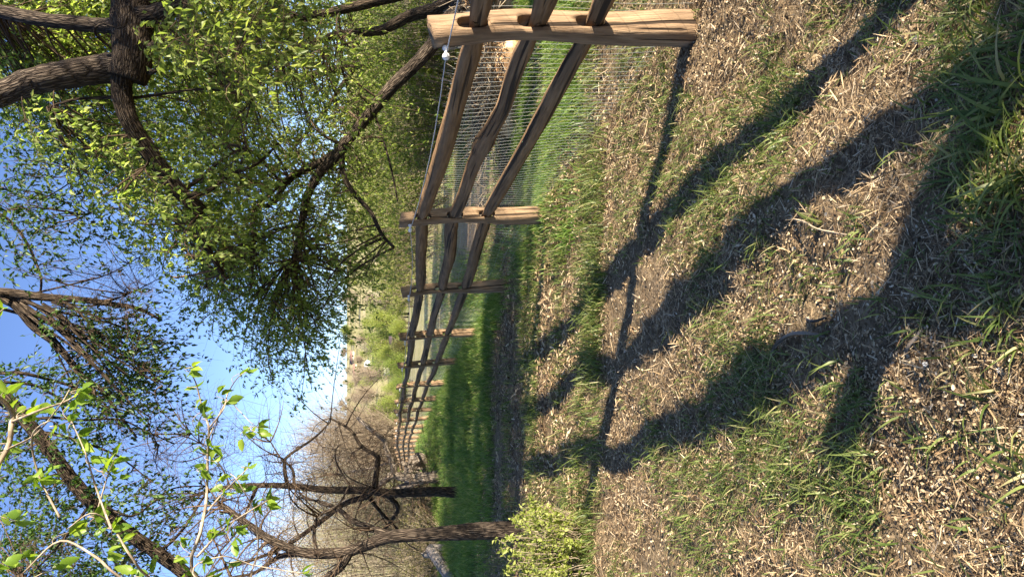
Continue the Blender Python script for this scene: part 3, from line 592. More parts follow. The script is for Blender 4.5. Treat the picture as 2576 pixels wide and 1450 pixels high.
# golden twiggy willow, bushes
def fan(name, base, label, n, h, spread, mat, r=.004, lean=(0, 0), leafmat=None, nl=0, leaf=.03, cat='tree', sprd=.5, twk=6, w0=.6, part='stem'):
    base = np.array([base[0], base[1], float(gh(base[0], base[1]))]); t = thing(name, base, label, cat); g = Geo()
    a = rng.random(n)*2*PI; q = np.sqrt(rng.random(n)); st = base+np.stack([np.cos(a)*q*w0, np.sin(a)*q*w0, 0*a-.03], 1)
    f = rng.random(n)
    hh = h*(.60+.44*rng.random(n))*(1-.30*q**2)
    lo = rng.random(n)*.45*hh*(rng.random(n) < .8)
    en = base+np.stack([np.cos(a)*q*spread+lean[0]*h, np.sin(a)*q*spread+lean[1]*h, hh], 1)
    s2 = st+(en-st)*(lo/hh)[:, None]; t_ = np.linspace(0, 1, twk)[None, :, None]
    mid = (s2+en)/2+rng.normal(size=(n, 3))*.08*h
    B = (1-t_)**2*s2[:, None]+2*t_*(1-t_)*mid[:, None]+t_*t_*en[:, None]
    tubes(B, r*(1.5-t_[..., 0])*(.6+rng.random((n, 1))), 3, g, cap=False); g.build(part, mat, t, kind='stuff')
    m = n*2; ti = rng.integers(0, n, m); k = rng.integers(1, twk, m); p = B[ti, k]; d = nrm(nrm(B[ti, k]-B[ti, k-1])+rng.normal(size=(m, 3))*sprd)
    L = h*.16*(.4+rng.random(m)); T = p[:, None]+d[:, None]*(L[:, None]*np.linspace(0, 1, 4))[..., None]+rng.normal(size=(m, 4, 3))*(.02*h)*np.linspace(0, 1, 4)[None, :, None]
    g = Geo(); tubes(T, np.full((m, 4), r*.7), 3, g, cap=False); g.build('twig', mat, t, kind='stuff')
    if nl:
        mm = n*nl; i2 = rng.integers(0, m, mm); s = rng.random(mm); p = T[i2, 0]+(T[i2, 3]-T[i2, 0])*s[:, None]+rng.normal(size=(mm, 3))*leaf*.3
        g = Geo(); L = leaf*(.6+.7*rng.random(mm)); leaves(g, p, nrm(rng.normal(size=(mm, 3))+[0, 0, .2]), nrm(rng.normal(size=(mm, 3))+[0, 0, .8]), L, L*.55); g.build('leaves', leafmat, t, kind='stuff')
    return t
# several crowns of the same golden willow thicket, each with its own base
for k, (X, Y, d, h, sp, n, lab) in enumerate([(1050, 1330, 24, 5.6, 2.3, 1500, 'golden-grey twiggy willow filling the space behind the bent tree'),
                                              (1052, 1440, 22, 4.6, 1.9, 850, 'golden twiggy leafless willow at the left edge behind the fallen log'),
                                              (1040, 1120, 64, 11, 4.2, 1700, 'grey-brown leafless shrub tree rising over the far end of the fence')]):
    b = P(X, Y, d); fan('willow_tree', (b[0], b[1]), lab, n, h, sp, m_gold if k < 2 else m_twig2, .0045 if k < 2 else .012, leafmat=m_olive if k == 2 else m_leafy, nl=2, leaf=.05)
b = P(1060, 1395, 19); fan('brown_bush', (b[0], b[1]), 'low brown and olive bush between the bent trunk and the left edge', 420, 1.25, 1.3, m_twig2, .004, leafmat=m_olive, nl=14, leaf=.05, cat='bush')
b = P(1060, 1275, 22); fan('brown_bush', (b[0], b[1]), 'low olive bush between the two dark bare trunks', 300, 1.1, 1.1, m_twig2, .004, leafmat=m_olive, nl=14, leaf=.05, cat='bush')
# small shrub in front
b = G(1462, 1400); fan('small_shrub', (b[0], b[1]), 'small bright green shrub on pale stems at the foot of the bent tree', 230, .52, .42, m_twig2, .0026, leafmat=m_leafy, nl=23, leaf=.034, cat='shrub', w0=.30, sprd=.6)
# bushes beyond the fence on the right
for X, Y, d, h, sp, n, nl, mt, lab in [(1190, 250, 13, 1.75, 1.5, 420, 40, m_leafb, 'sunlit leafy bush beyond the first span of the fence, behind the dry brush'),
                                   (1170, 60, 12.5, 1.9, 1.3, 300, 36, m_leafb, 'sunlit leafy bush at the right edge behind the nearest post'),
                                   (1130, 420, 17, 1.8, 1.6, 380, 34, m_leafb, 'leafy bush beyond the bare path near the wooden stakes'),
                                   (1100, 560, 21, 2.3, 1.9, 420, 34, m_leafy, 'yellow-green bush seen above the second span of the fence'),
                                   (1090, 690, 27, 2.2, 1.6, 320, 34, m_leafy, 'yellow-green bush seen behind the third fence post')]:
    b = P(X, Y, d); fan('leafy_bush', (b[0], b[1]), lab, n, h, sp, m_twig2, .004, leafmat=mt, nl=nl, leaf=.055, cat='bush', w0=.9, sprd=.8)

# trees beyond the right edge that shade the field
def round_tree(name, x, y, h, rad, label, nc=120, per=10, mat=None, zc=.62, leaf=.085):
    z = float(gh(x, y)); t = thing(name, (x, y, z), label, 'tree'); sk.clear(); g = Geo()
    A(g, [(x, y, z-.2), (x+.1, y, z+h*.3), (x-.1, y+.1, z+h*.6), (x, y, z+h*.85)], .2, .05, flare=.1); 
    for k in range(6):
        a = k*PI/3+rng.random(); A(g, [(x, y, z+h*.35+k*.1), (x+math.cos(a)*rad*.45, y+math.sin(a)*rad*.45, z+h*.55), (x+math.cos(a)*rad*.8, y+math.sin(a)*rad*.8, z+h*.66)], .07, .02)
    g.build('trunk', m_bark2, t, True); s = np.concatenate(sk)
    v = nrm(rng.normal(size=(nc, 3)))*(rng.random((nc, 1))**.4)*np.array([rad, rad, h*(1-zc)])+np.array([x, y, z+h*zc])
    foliage(t, s, v, per, .3*rad**.5, .5, leaf, 10, mat or m_leaf, m_twig, .3, br=.02, twr=.003)
for x, y, h, r, lab in [(10.2, 2.0, 7.6, 1.9, 'leafy tree standing off to the right, nearest of the shade trees'), (15.0, 4.6, 9, 2.5, 'leafy shade tree off to the right beyond the nearest one'), (7.8, -2.85, 3.8, .42, 'slim young tree off to the right behind the viewer')]:
    round_tree('shade_tree', x, y, h, r, lab, 130 if h > 5 else 13, 10, None, .76 if x < 12 and h > 5 else .62, .12 if h > 5 else .08)
for x, y, h, r, lab in [(-6.5, -3.5, 10, 4, 'dense leafy tree added unseen to screen off sky light, behind the viewer to the left'), (-1, -9.5, 11, 4.2, 'dense leafy tree added unseen to screen off sky light, straight behind the viewer'), (-10.5, 3.5, 10, 3.6, 'dense leafy tree added unseen to screen off sky light, off to the left of the sapling'), (7, -12, 11, 4, 'dense leafy tree added unseen to screen off sky light, behind the viewer to the right')]:  # unseen trees, added to block part of the sky and deepen the shadows
    round_tree('sky_screen_tree', x, y, h, r, lab, 170, 9, m_leafd, .6, .17)

# ------------------------------------------------------------------ near sapling with large leaves on the left
sap = thing('sapling', (-2.05, 3.35, float(gh(-2.05, 3.35))), 'near sapling on the left with pale stems and large bright serrated leaves', 'sapling')
sk = []; D = 3.3; SB = np.array([-2.05, 3.35, -.1])
stems = [([(489, 1450), (503, 1339), (520, 1256), (523, 1144), (525, 1077), (511, 1033), (495, 967), (478, 935)], .011, .0025),
         ([(525, 1077), (562, 1028), (573, 989), (598, 950), (620, 935)], .004, .0016), ([(525, 1100), (570, 1010), (600, 1030), (630, 1060), (652, 1075)], .003, .0012),
         ([(510, 1300), (560, 1240), (600, 1200), (625, 1175)], .005, .002), ([(495, 1400), (560, 1330), (620, 1290), (680, 1255)], .006, .002), ([(489, 1450), (560, 1400), (640, 1420), (760, 1440)], .006, .002),
         ([(640, 1480), (650, 1380), (640, 1290), (600, 1210), (580, 1190)], .006, .002)]
stems2 = [([(-60, 1480), (-50, 1330), (-20, 1200), (18, 1126), (26, 1080), (30, 1040), (0, 1000), (-60, 960)], .010, .008), ([(30, 1060), (100, 1030), (160, 1010), (206, 985)], .005, .002),
          ([(330, 1470), (240, 1400), (150, 1360), (60, 1440)], .006, .003), ([(400, 1470), (330, 1400), (280, 1320), (230, 1290), (170, 1330)], .006, .002), ([(150, 1300), (100, 1200), (80, 1100), (120, 1060), (150, 1070)], .004, .002),
          ([(280, 1330), (240, 1220), (215, 1140), (180, 1060)], .004, .0015), ([(240, 1300), (270, 1200), (290, 1150)], .003, .0015), ([(17, 1130), (90, 1090), (150, 1020), (175, 980)], .004, .0015), ([(-40, 820), (10, 775)], .004, .002)]
g = Geo()
for q, a, b in stems:
    pts = [P(x, y, D+rng.normal()*.06) for x, y in q]
    if q[0][1] >= 1450: pts = [SB, SB+[0, 0, 1.1], SB+(pts[0]-SB)*[.6, .6, .85]]+pts
    A(g, pts, a, b, sides=7, wob=.6, n=36)
for q, a, b in stems2:
    pts = [P(x, y, 2.5+rng.normal()*.06) for x, y in q]
    if q[0][1] >= 1450: pts = [SB, SB+[0, -.1, 1.1], SB+(pts[0]-SB)*[.6, .6, .85]]+pts
    A(g, pts, a, b, sides=7, wob=.6, n=30)
g.build('stem', m_twig2, sap, True); skS = np.concatenate(sk)
def big_leaf(seed):
    r = np.random.default_rng(seed); n = 9; t = np.linspace(0, 1, n); w = .29*np.sin(PI*t**.8)**.8*(1-.25*t); w[0] = 0; w[-1] = 0
    z = -.18*t**2*(1+r.random()); V = []
    for k in range(n):
        ser = 1+.07*(-1)**k
        V += [[t[k], 0, z[k]], [t[k]-.02, w[k]*ser, z[k]+w[k]*(.25+.3*r.random())], [t[k]-.02, -w[k]*ser, z[k]+w[k]*(.25+.3*r.random())]]
    Q = []
    for k in range(n-1): Q += [[k*3, k*3+3, k*3+4, k*3+1], [k*3, k*3+2, k*3+5, k*3+3]]
    me = mk_mesh('leaf', V, Q, None, m_big, {'rnd': ('FLOAT', 'FACE', np.full(len(Q), r.random()))}, True); return me
def m_bigleaf():
    m, t, o = M('large_leaf'); oi = nd(t, 'ShaderNodeObjectInfo').outputs['Random']
    c = ramp(t, oi, [(0, (.10, .18, .02)), (.5, (.17, .27, .03)), (1, (.26, .35, .05))])
    v = nd(t, 'ShaderNodeTexWave', {'Vector': vec(t, 'object', (1, .0, 0)), 'Scale': 4.5, 'Distortion': 1.5}).outputs['Fac']
    b = nd(t, 'ShaderNodeBump', {'Height': v, 'Strength': .12, 'Distance': .003}).outputs[0]
    p = nd(t, 'ShaderNodeBsdfPrincipled', {'Base Color': c, 'Roughness': .38, 'Normal': b}); tl = nd(t, 'ShaderNodeBsdfTranslucent', {'Color': mixc(t, 1.0, c, (1.7, 1.7, .7), 'MULTIPLY')})
    t.links.new(nd(t, 'ShaderNodeMixShader', {0: .5, 1: p.outputs[0], 2: tl.outputs[0]}).outputs[0], o.inputs[0]); return m
m_big = m_bigleaf(); LV = [big_leaf(s) for s in range(5)]
cl3 = [(484, 922), (478, 972), (548, 983), (617, 933), (578, 1005), (495, 1022), (528, 1050), (651, 1072), (656, 1089), (609, 1103), (492, 1078), (537, 1125), (503, 1186), (623, 1172), (606, 1200), (556, 1200), (681, 1253), (673, 1272), (639, 1272), (556, 1300), (456, 1350), (439, 1406), (512, 1406), (589, 1372), (578, 1417), (762, 1439), (560, 1250), (530, 1330), (620, 1230), (540, 1160), (500, 1120), (600, 1330), (470, 1440), (540, 1445)]
cl2 = [(311, 1367), (300, 1322), (245, 1295), (189, 1333), (211, 1122), (217, 1139), (100, 1017), (83, 1039), (42, 1033), (181, 1014), (206, 978), (17, 980), (145, 1072), (106, 1206), (120, 1192), (11, 1155), (22, 1117), (261, 1183), (289, 1150), (11, 1417), (67, 1400), (334, 1433), (8, 775), (240, 1350), (270, 1400), (380, 1430), (150, 1420), (40, 1310)]
g = Geo(); nl = 0
for lst, d0 in ((cl3, 3.3), (cl2, 2.6)):
    for X, Y in lst:
        c = P(X, Y, d0+rng.normal()*.07); s0 = skS[np.argmin(((skS-c)**2).sum(1))]
        t = np.linspace(0, 1, 6)[:, None]; pts = s0+(c-s0)*t+np.array([0, 0, .03])*np.sin(PI*t); tubes(pts, np.full(6, .0015), 4, g)
        for k in range(rng.integers(3, 7)):
            dv = nrm(nrm(c-s0)*.5+rng.normal(size=3)*.8+np.array([0, 0, -.45])); u = nrm(rng.normal(size=3)*.6+np.array([0, 0, 1.])); s = nrm(np.cross(u, dv)); n3 = np.cross(dv, s)
            L = rng.uniform(.042, .072); p = c-nrm(c-s0)*k*.012
            o = link('leaf', LV[rng.integers(5)], sap)
            o.matrix_local = Matrix.Translation(Vector(p)-sap.location) @ Matrix([list(v)+[0] for v in (dv, s, n3)]+[[0, 0, 0, 1]]).transposed() @ Matrix.Diagonal((L, L, L, 1)); nl += 1
g.build('twig', m_twig2, sap, kind='stuff')

# ------------------------------------------------------------------ fallen log, stump, brush, stakes
g = Geo(); a = P4(1702, 2145, 17.2); b = P4(1760, 2212, 15.8); c = P4(1850, 2290, 14.6)
for q, h in ((a, .42), (b, .24), (c, .10)): q[2] = float(gh(q[0], q[1]))+h
lg = thing('fallen_log', (b[0], b[1], float(gh(b[0], b[1]))), 'weathered silver fallen log lying in the grass at the left edge', 'log')
limb([a, (a*.5+b*.5), b], .12, .13, g, 12, 24, .08); g.build('trunk', m_log, lg)
g = Geo(); limb([b+nrm(c-b)*.12+[0, 0, -.03], c], .12, .14, g, 12, 20, .08); g.build('trunk', m_log, lg)
g = Geo(); e = a+[-.05, .1, 0]; limb([e-[0, 0, .5], e, e+[0, 0, .06]], .17, .16, g, 12, 8, .1); g.build('stump', m_log, lg)
b = P4(1650, 1822, 25); b[2] = float(gh(b[0], b[1])); st = thing('gnarled_stump', b, 'big gnarled grey stump with roots at the far end of the fence', 'stump')
g = Geo(); limb([b+[-.1, .2, -.1], P4(1610, 1815, 25), P4(1590, 1835, 25.2), P4(1566, 1858, 25.5)], .30, .12, g, 12, 18, .18, 1); g.build('trunk', m_grey, st, True)
g = Geo()
for q in ([(1600, 1800), (1625, 1800), (1650, 1795)], [(1600, 1815), (1622, 1835), (1655, 1850)], [(1612, 1810), (1632, 1822), (1655, 1825)], [(1605, 1830), (1625, 1858), (1650, 1870)], [(1590, 1810), (1580, 1800), (1572, 1802)]):
    limb([P4(x, y, 24.7) for x, y in q], .10, .05, g, 8, 10, .15, .8)
g.build('root', m_grey, st, True)
# dry brush heap beyond the first span
def heap(name, X0, X1, Y0, Y1, d, label, n, h, mat):
    c = P((X0+X1)/2, (Y0+Y1)/2, d); z = float(gh(c[0], c[1])); w2 = (Y1-Y0)/2/FD*d; t = thing(name, (c[0], c[1], z), label, 'brush')
    g = Geo(); a = np.linspace(0, 2*PI, 25)[:-1]; V = []; R = 7
    for k in range(R):
        f = k/(R-1); hh = h*math.sin(f*PI/2); rr = math.cos(f*PI/2)
        V.append(np.stack([c[0]+np.cos(a)*w2*rr*(1+.3*(rng.random(24)-.5)), c[1]+np.sin(a)*.5*rr*(1+.3*(rng.random(24)-.5)), z-.03+hh*(1+.3*(rng.random(24)-.5))], 1))
    V = np.concatenate(V); j = np.arange(24); Q = np.concatenate([np.stack([k*24+j, k*24+(j+1) % 24, (k+1)*24+(j+1) % 24, (k+1)*24+j], 1) for k in range(R-1)]); g.add(V, Q); g.build('mound', mat, t, kind='stuff')
    a = rng.random(n)*2*PI; f = rng.random(n)**.5; p = np.stack([c[0]+np.cos(a)*w2*f, c[1]+np.sin(a)*.5*f, z+h*np.sqrt(np.maximum(0, 1-f*f))*1.03], 1)
    g = Geo(); leaves(g, p, nrm(rng.normal(size=(n, 3))), nrm(rng.normal(size=(n, 3))), rng.uniform(.03, .08, n), rng.uniform(.008, .022, n)); g.build('dry_leaves', mat, t, kind='stuff')
    m = n//12; a = rng.random(m)*2*PI; f = rng.random(m)**.5; p = np.stack([c[0]+np.cos(a)*w2*f, c[1]+np.sin(a)*.5*f, z+h*.6+0*a], 1); dd = nrm(rng.normal(size=(m, 3))*[1, 1, .6]+[0, 0, .5])*rng.uniform(.2, .6, (m, 1))
    T = p[:, None]+dd[:, None]*np.linspace(0, 1, 5)[None, :, None]+rng.normal(size=(m, 5, 3))*.03; g = Geo(); tubes(T, np.full((m, 5), .0045), 4, g); g.build('dead_twig', m_twig2, t, kind='stuff')
heap('brush_heap', 1170, 1260, 40, 340, 8.0, 'heap of tan dry brush and dead leaves behind the wire of the first span', 7000, .50, m_tan)
heap('brush_heap', 1180, 1260, -80, 60, 8.2, 'small heap of tan dry brush at the right edge behind the nearest post', 3000, .50, m_tan)
def twigs_thing(X, Y, d, n, ln, label):
    b = P(X, Y, d); b[2] = float(gh(b[0], b[1])); t = thing('dead_branch', b, label, 'branch'); g = Geo(); dd = nrm(rng.normal(size=(n, 3))*[1.4, .7, .5]+[-.4, 0, .7])*rng.uniform(.4, 1, (n, 1))*ln
    p = b+rng.normal(size=(n, 3))*[.25, .12, .0]; T = p[:, None]+dd[:, None]*np.linspace(0, 1, 6)[None, :, None]+np.cumsum(rng.normal(size=(n, 6, 3))*.02, axis=1); tubes(T, np.linspace(.007, .002, 6)[None]*np.ones((n, 1)), 4, g); g.build('twig', m_twig2, t, kind='stuff')
twigs_thing(1225, 300, 8.9, 34, .75, 'spray of reddish dead twigs sticking up between the top and middle rails')
twigs_thing(1225, 500, 10.2, 60, .5, 'tangle of dry grass and dead stalks behind the second fence post')
sm = None
for k in range(16):
    x, y = 3.4+.33*(k % 8)+.12*rng.random()+(k//8)*1.2, 20+2.0*(k % 4)+1.5*(k//8); z = float(gh(x, y))
    if sm is None:
        g = Geo(); tubes(np.array([[0, 0, -.1], [0, 0, .3], [0, 0, .62], [0, 0, .66]]), np.array([.03, .028, .026, .004]), 6, g, .1); o = g.build('wooden_stake', m_rail, label='weathered wooden stake standing in the dry ground beyond the path', cat='stake', group='stakes in rows beyond the path'); sm = o.data
    else: o = link('wooden_stake', sm, label='weathered wooden stake standing in the dry ground beyond the path', cat='stake', group='stakes in rows beyond the path')
    o.location = (x, y, z); o.rotation_euler = (rng.normal()*.06, rng.normal()*.06, rng.random()*6)
# sticks on the near ground
def stick(pts, r, label, mat=m_grey):
    q = [G(x, y)+[0, 0, h+r] for x, y, h in pts]; o = Geo(); limb(np.array(q), r, r*.6, o, 8, 22, .15, .6); o.build('stick', mat, origin=q[0], label=label, cat='stick', smooth=True)
stick([(1952, 886, .0), (1972, 862, .015), (2010, 838, .02), (2050, 834, .01), (2085, 842, .0)], .008, 'curved brown stick lying on the litter in the middle foreground')
stick([(2035, 800, 0), (2060, 805, .01), (2085, 795, .0)], .006, 'short dark twig lying just above the curved stick')
stick([(2325, 830, 0), (2300, 870, .01), (2290, 890, 0)], .006, 'short thick twig beside the tuft in the lower foreground')
stick([(2095, 1145, 0), (2080, 1200, .01), (2070, 1230, 0)], .005, 'straight thin brown twig lying among short grass left of centre')
stick([(1985, 548, .0), (2040, 556, .02), (2085, 575, .03), (2140, 590, 0)], .0035, 'thin straw-coloured stalk arching over the litter', m_twig2)
# cottony tufts
for X, Y, r, lab in [(2312, 100, .010, 'fluffy white seed tuft on the shaded soil nearest the post'), (2020, 692, .006, 'small white seed tuft among the short grass'), (2335, 915, .006, 'white seed tuft beside the shaded band'), (2525, 930, .007, 'grey-white seed tuft near the picture bottom edge')]:
    p = G(X, Y)+[0, 0, .008]; g = Geo(); n = 120; v = nrm(rng.normal(size=(n, 3)))
    leaves(g, p+v*r*.25, v, nrm(rng.normal(size=(n, 3))), r, r*.35); g.build('seed_tuft', m_white, origin=p, label=lab, cat='seed tuft')

# ------------------------------------------------------------------ litter and grass
def scatter(n, d0, d1, mask=None, pw=1.0):
    out = np.zeros((0, 2))
    while len(out) < n:
        m = n*2; a = rng.random(m)
        if pw == 1: d = d0*(d1/d0)**a
        else: e = 2-pw-0.0; d = (d0**(1-pw+0)+(d1**(1-pw)-d0**(1-pw))*a)**(1/(1-pw))
        x = (rng.random(m)*2-1)*(.52*d+.45); q = np.stack([x, d], 1)
        if mask is not None: q = q[rng.random(m) < mask(q[:, 0], q[:, 1])]
        out = np.concatenate([out, q])
    return out[:n]
def on_ground(q): return np.stack([q[:, 0], q[:, 1], gh(q[:, 0], q[:, 1])], 1)
def litter(n, d0, d1, L0, L1, asp, name, label_mat, zt, k=1.0, mask=None):
    m2 = lambda x, y: mask(x, y)*np.clip((fbm(x*2.6, y*2.6, len(name)+80)-.34)*4.5, .18, 1)
    q = on_ground(scatter(n, d0, d1, m2)); q[:, 2] += rng.random(n)*zt; a = rng.random(n)*2*PI
    d = nrm(np.stack([np.cos(a), np.sin(a), rng.normal(size=n)*.30], 1)); u = nrm(rng.normal(size=(n, 3))*.38+[0, 0, 1])
    L = rng.uniform(L0, L1, n)*np.minimum(.5+q[:, 1]*.2, 1.7)*(.6+.8*rng.random(n)); g = Geo(); s = nrm(np.cross(d, u)); W = L*asp*(.6+.8*rng.random(n)); W = W[:, None]; Lc = L[:, None]
    V = np.stack([q-d*Lc*.5-s*W*.35, q-d*Lc*.5+s*W*.35, q+d*Lc*.12+s*W*.6, q+d*Lc*.5+s*W*.2, q+d*Lc*.5-s*W*.2, q+d*Lc*.12-s*W*.6], 1).reshape(-1, 3)
    i = np.arange(n)[:, None]*6; Q = np.concatenate([i+[0, 1, 2, 5], i+[5, 2, 3, 4]]); r = rng.random(n)
    g.add(V, Q, None, None, np.concatenate([r, r])); g.build(name, label_mat, label=None, kind='stuff', cat=None).__setitem__('label', {'wood_chips': 'brown wood chips and bark bits covering the near soil', 'dry_straw': 'dry straw and thin stalks lying over the near soil', 'fallen_seeds': 'round pale papery seeds scattered on the soil', 'far_litter': 'dry leaf and stalk litter over the middle field'}[name])
m_seed = rndm('papery_seed', [(0, (.32, .25, .16)), (.6, (.48, .40, .28)), (1, (.60, .53, .41))], .7)
nsand = lambda x, y: 1-sandness(x, y)*.9
litter(140000, 1.2, 8, .004, .014, .45, 'wood_chips', m_lit, .012, mask=nsand)
litter(92000, 1.2, 9, .015, .06, .045, 'dry_straw', m_lit, .018, mask=nsand)
litter(4200, 1.2, 7, .005, .010, .8, 'fallen_seeds', m_seed, .016, mask=nsand)
litter(80000, 5, 26, .014, .035, .22, 'far_litter', m_lit, .03, mask=nsand)

def blades(pos, H, W, lean, mat, name, label, seg=3, g=None, face=None, build=True):
    n = len(pos); a = rng.random(n)*2*PI; dv = np.stack([np.cos(a), np.sin(a), 0*a], 1)
    if face is not None: dv = nrm(face+rng.normal(size=(n, 3))*.35*[1, 1, 0])
    s = np.stack([-dv[:, 1], dv[:, 0], 0*a], 1); rt = (rng.random(n)-.5)*1.6; s = nrm(s+dv*rt[:, None]*.8); g = g or Geo(); V = []
    for k in range(seg+1):
        t = k/seg; w = W*(1-t**1.6)*(.75 if k == 0 else 1)
        c = pos+np.array([0, 0, 1.])*(H*(t-.32*lean*t**2.2))[:, None]+dv*(H*lean*t**1.7)[:, None]
        if k < seg: V += [c-s*(w*.5)[:, None], c+s*(w*.5)[:, None]]
        else: V.append(c)
    V = np.stack(V, 1); m = 2*seg+1; i = np.arange(n)[:, None]*m
    Q = np.concatenate([i+[2*k, 2*k+1, 2*k+3, 2*k+2] for k in range(seg-1)]) if seg > 1 else None; T = i+[2*seg-2, 2*seg-1, 2*seg]; r = rng.random(n)
    g.add(V.reshape(-1, 3), Q, T, None, None)
    if Q is not None: g.RQ[-1] = np.concatenate([r]*(seg-1))
    g.RT[-1] = r
    if build: return g.build(name, mat, label=label, kind='stuff')
def tuft_points(n, per, d0, d1, mask, sp):
    c = scatter(n, d0, d1, mask); q = np.repeat(c, per, 0); q = q+rng.normal(size=q.shape)*sp*(1+.04*q[:, 1:2])
    return q, np.repeat(rng.random(n), per)
near_mask = lambda x, y: np.clip((fbm(x*1.7+3, y*1.7, 61)-.46)*5, .05, 1)*nsand(x, y)
q, hv = tuft_points(4600, 5, 1.25, 7.5, near_mask, .018); H = (.022+.06*hv)*(.6+.6*rng.random(len(q)))
blades(on_ground(q), H, .0045+.0035*rng.random(len(q)), .6+.8*rng.random(len(q)), m_grass, 'grass', 'short green grass tufts sprouting through the litter')
mid_mask = lambda x, y: np.clip((fbm(x*.35, y*1.9, 63)-.38)*5, .05, 1)*nsand(x, y)
q, hv = tuft_points(6500, 6, 4.5, 16, mid_mask, .05); H = (.05+.10*hv)*(.6+.6*rng.random(len(q)))
blades(on_ground(q), H, .006+.005*rng.random(len(q)), .4+.6*rng.random(len(q)), m_grass, 'grass', 'green grass patches in streaks over the middle field', 2)
def lush(x, y):
    left = np.clip((y-9.6+np.maximum(x, -3)*.1+3*(fbm(x*.4, y*.8, 67)-.5))/2.5, 0, 1)*(x < FENCE_X(y)+.3)*np.clip((fbm(x*.6, y*1.3, 71)-.45)*7, .10, 1)
    right = (x > FENCE_X(y)-.35)*np.clip((y-4.6)/1.2, 0, 1)*np.clip((fbm(x*1.1, y*1.1, 69)-.44)*7, .05, 1)*np.where(x > FENCE_X(y)+.9, np.clip((8.2-y), .10, 1), 1)*np.clip((30-y)/10, 0, 1)
    return np.clip(left+right, 0, 1)*nsand(x, y)
q, hv = tuft_points(24000, 6, 5, 46, lush, .07); H = (.12+.16*hv)*(.6+.6*rng.random(len(q)))*np.clip(q[:, 1]/14, .45, 1.0)
blades(on_ground(q), H, (.007+.006*rng.random(len(q)))*(1+q[:, 1]*.03), .3+.5*rng.random(len(q)), m_grassd, 'grass', 'lush dark green grass growing along the fence and under the trees', 2)
# broad-bladed tufts in the near corner
for X, Y, n, h, lab in [(2520, 330, 16, .20, 'large shaded tuft of broad grass, first from the corner nearest the post'), (2575, 220, 14, .22, 'tall tuft of broad grass cut by the picture edge on the right'), (2560, 450, 18, .20, 'wide tuft of broad grass beside the large shaded tuft'),
        (2500, 520, 18, .17, 'arching tuft of broad grass at the left side of the shaded corner tufts'), (2440, 430, 12, .13, 'small broad grass tuft just above the corner tufts'), (2470, 300, 12, .14, 'broad grass tuft at the upper right of the corner tufts'), (2400, 560, 10, .10, 'low broad grass tuft alone in the shadow above the corner tufts'),
        (2190, 80, 9, .10, 'pale broad-leaved grass tuft at the shadow edge on the right'), (2075, 195, 9, .09, 'small light grass tuft with four broad blades on the litter'), (2010, 300, 14, .11, 'lit grass tuft beside the rail shadow nearest the post'), (1960, 350, 12, .10, 'lit grass tuft inside the rail shadow nearest the post'),
        (2060, 560, 12, .11, 'grass tuft under the thin straw-coloured stalk'), (2560, 1190, 12, .15, 'broad grass tuft cut by the picture edge at lower left'), (2480, 1000, 10, .11, 'sunlit broad grass tuft near the picture bottom left of centre'), (2330, 1130, 10, .09, 'short sunlit grass tuft on the left foreground litter'),
        (2540, 760, 8, .12, 'thin grass tuft at the bottom centre in the dappled light'), (2320, 640, 8, .09, 'thin grass tuft in the wide shadow at the centre foreground')]:
    c = G(X, Y); g = Geo(); q = c+rng.normal(size=(n, 3))*[.025, .025, 0]
    blades(q, .62*h*(.6+.7*rng.random(n)), np.full(n, .006+.02*h), .6+.7*rng.random(n), None, '', '', 6, g, build=False)
    g.build('grass_tuft', m_grass, origin=c, label=lab, cat='grass tuft', group='broad grass tufts in the foreground')

# ------------------------------------------------------------------ far buildings and trees
def boxg(g, c, s, rot=0):
    V = np.array([[x, y, z] for x in (-.5, .5) for y in (-.5, .5) for z in (0, 1)])*s; cr, sr = math.cos(rot), math.sin(rot)
    V = np.stack([V[:, 0]*cr-V[:, 1]*sr, V[:, 0]*sr+V[:, 1]*cr, V[:, 2]], 1)+c
    g.add(V, [[0, 1, 3, 2], [4, 6, 7, 5], [0, 4, 5, 1], [2, 3, 7, 6], [0, 2, 6, 4], [1, 5, 7, 3]])
def gable(g, c, s, rot, over=.4):
    w, l, h = s[0]/2+over, s[1]/2+over, s[2]; V = np.array([[-w, -l, 0], [w, -l, 0], [w, l, 0], [-w, l, 0], [-w, 0, h], [w, 0, h], [-w, -l, -.18], [w, -l, -.18], [w, l, -.18], [-w, l, -.18]])
    cr, sr = math.cos(rot), math.sin(rot); V = np.stack([V[:, 0]*cr-V[:, 1]*sr, V[:, 0]*sr+V[:, 1]*cr, V[:, 2]], 1)+c
    g.add(V, [[0, 1, 5, 4], [2, 3, 4, 5], [6, 7, 1, 0], [8, 9, 3, 2], [7, 8, 2, 1], [9, 6, 0, 3], [6, 9, 8, 7]], [[3, 0, 4], [1, 2, 5]])
m_wall = plain('olive_wall', (.42, .40, .30), .8, 1); m_roofb = plain('brown_roof', (.24, .12, .085), .8, 2); m_dark = plain('dark_siding', (.05, .035, .04), .8, 2); m_cream = plain('cream_wall', (.52, .47, .36), .8, 1); m_glass = plain('window_glass', (.04, .05, .06), .15, 1)
m_pale = plain('pale_metal', (.48, .50, .48), .4, 1); m_redr = plain('red_roof', (.22, .13, .10), .8, 1); m_tanw = plain('tan_wall', (.52, .45, .33), .8, 1)
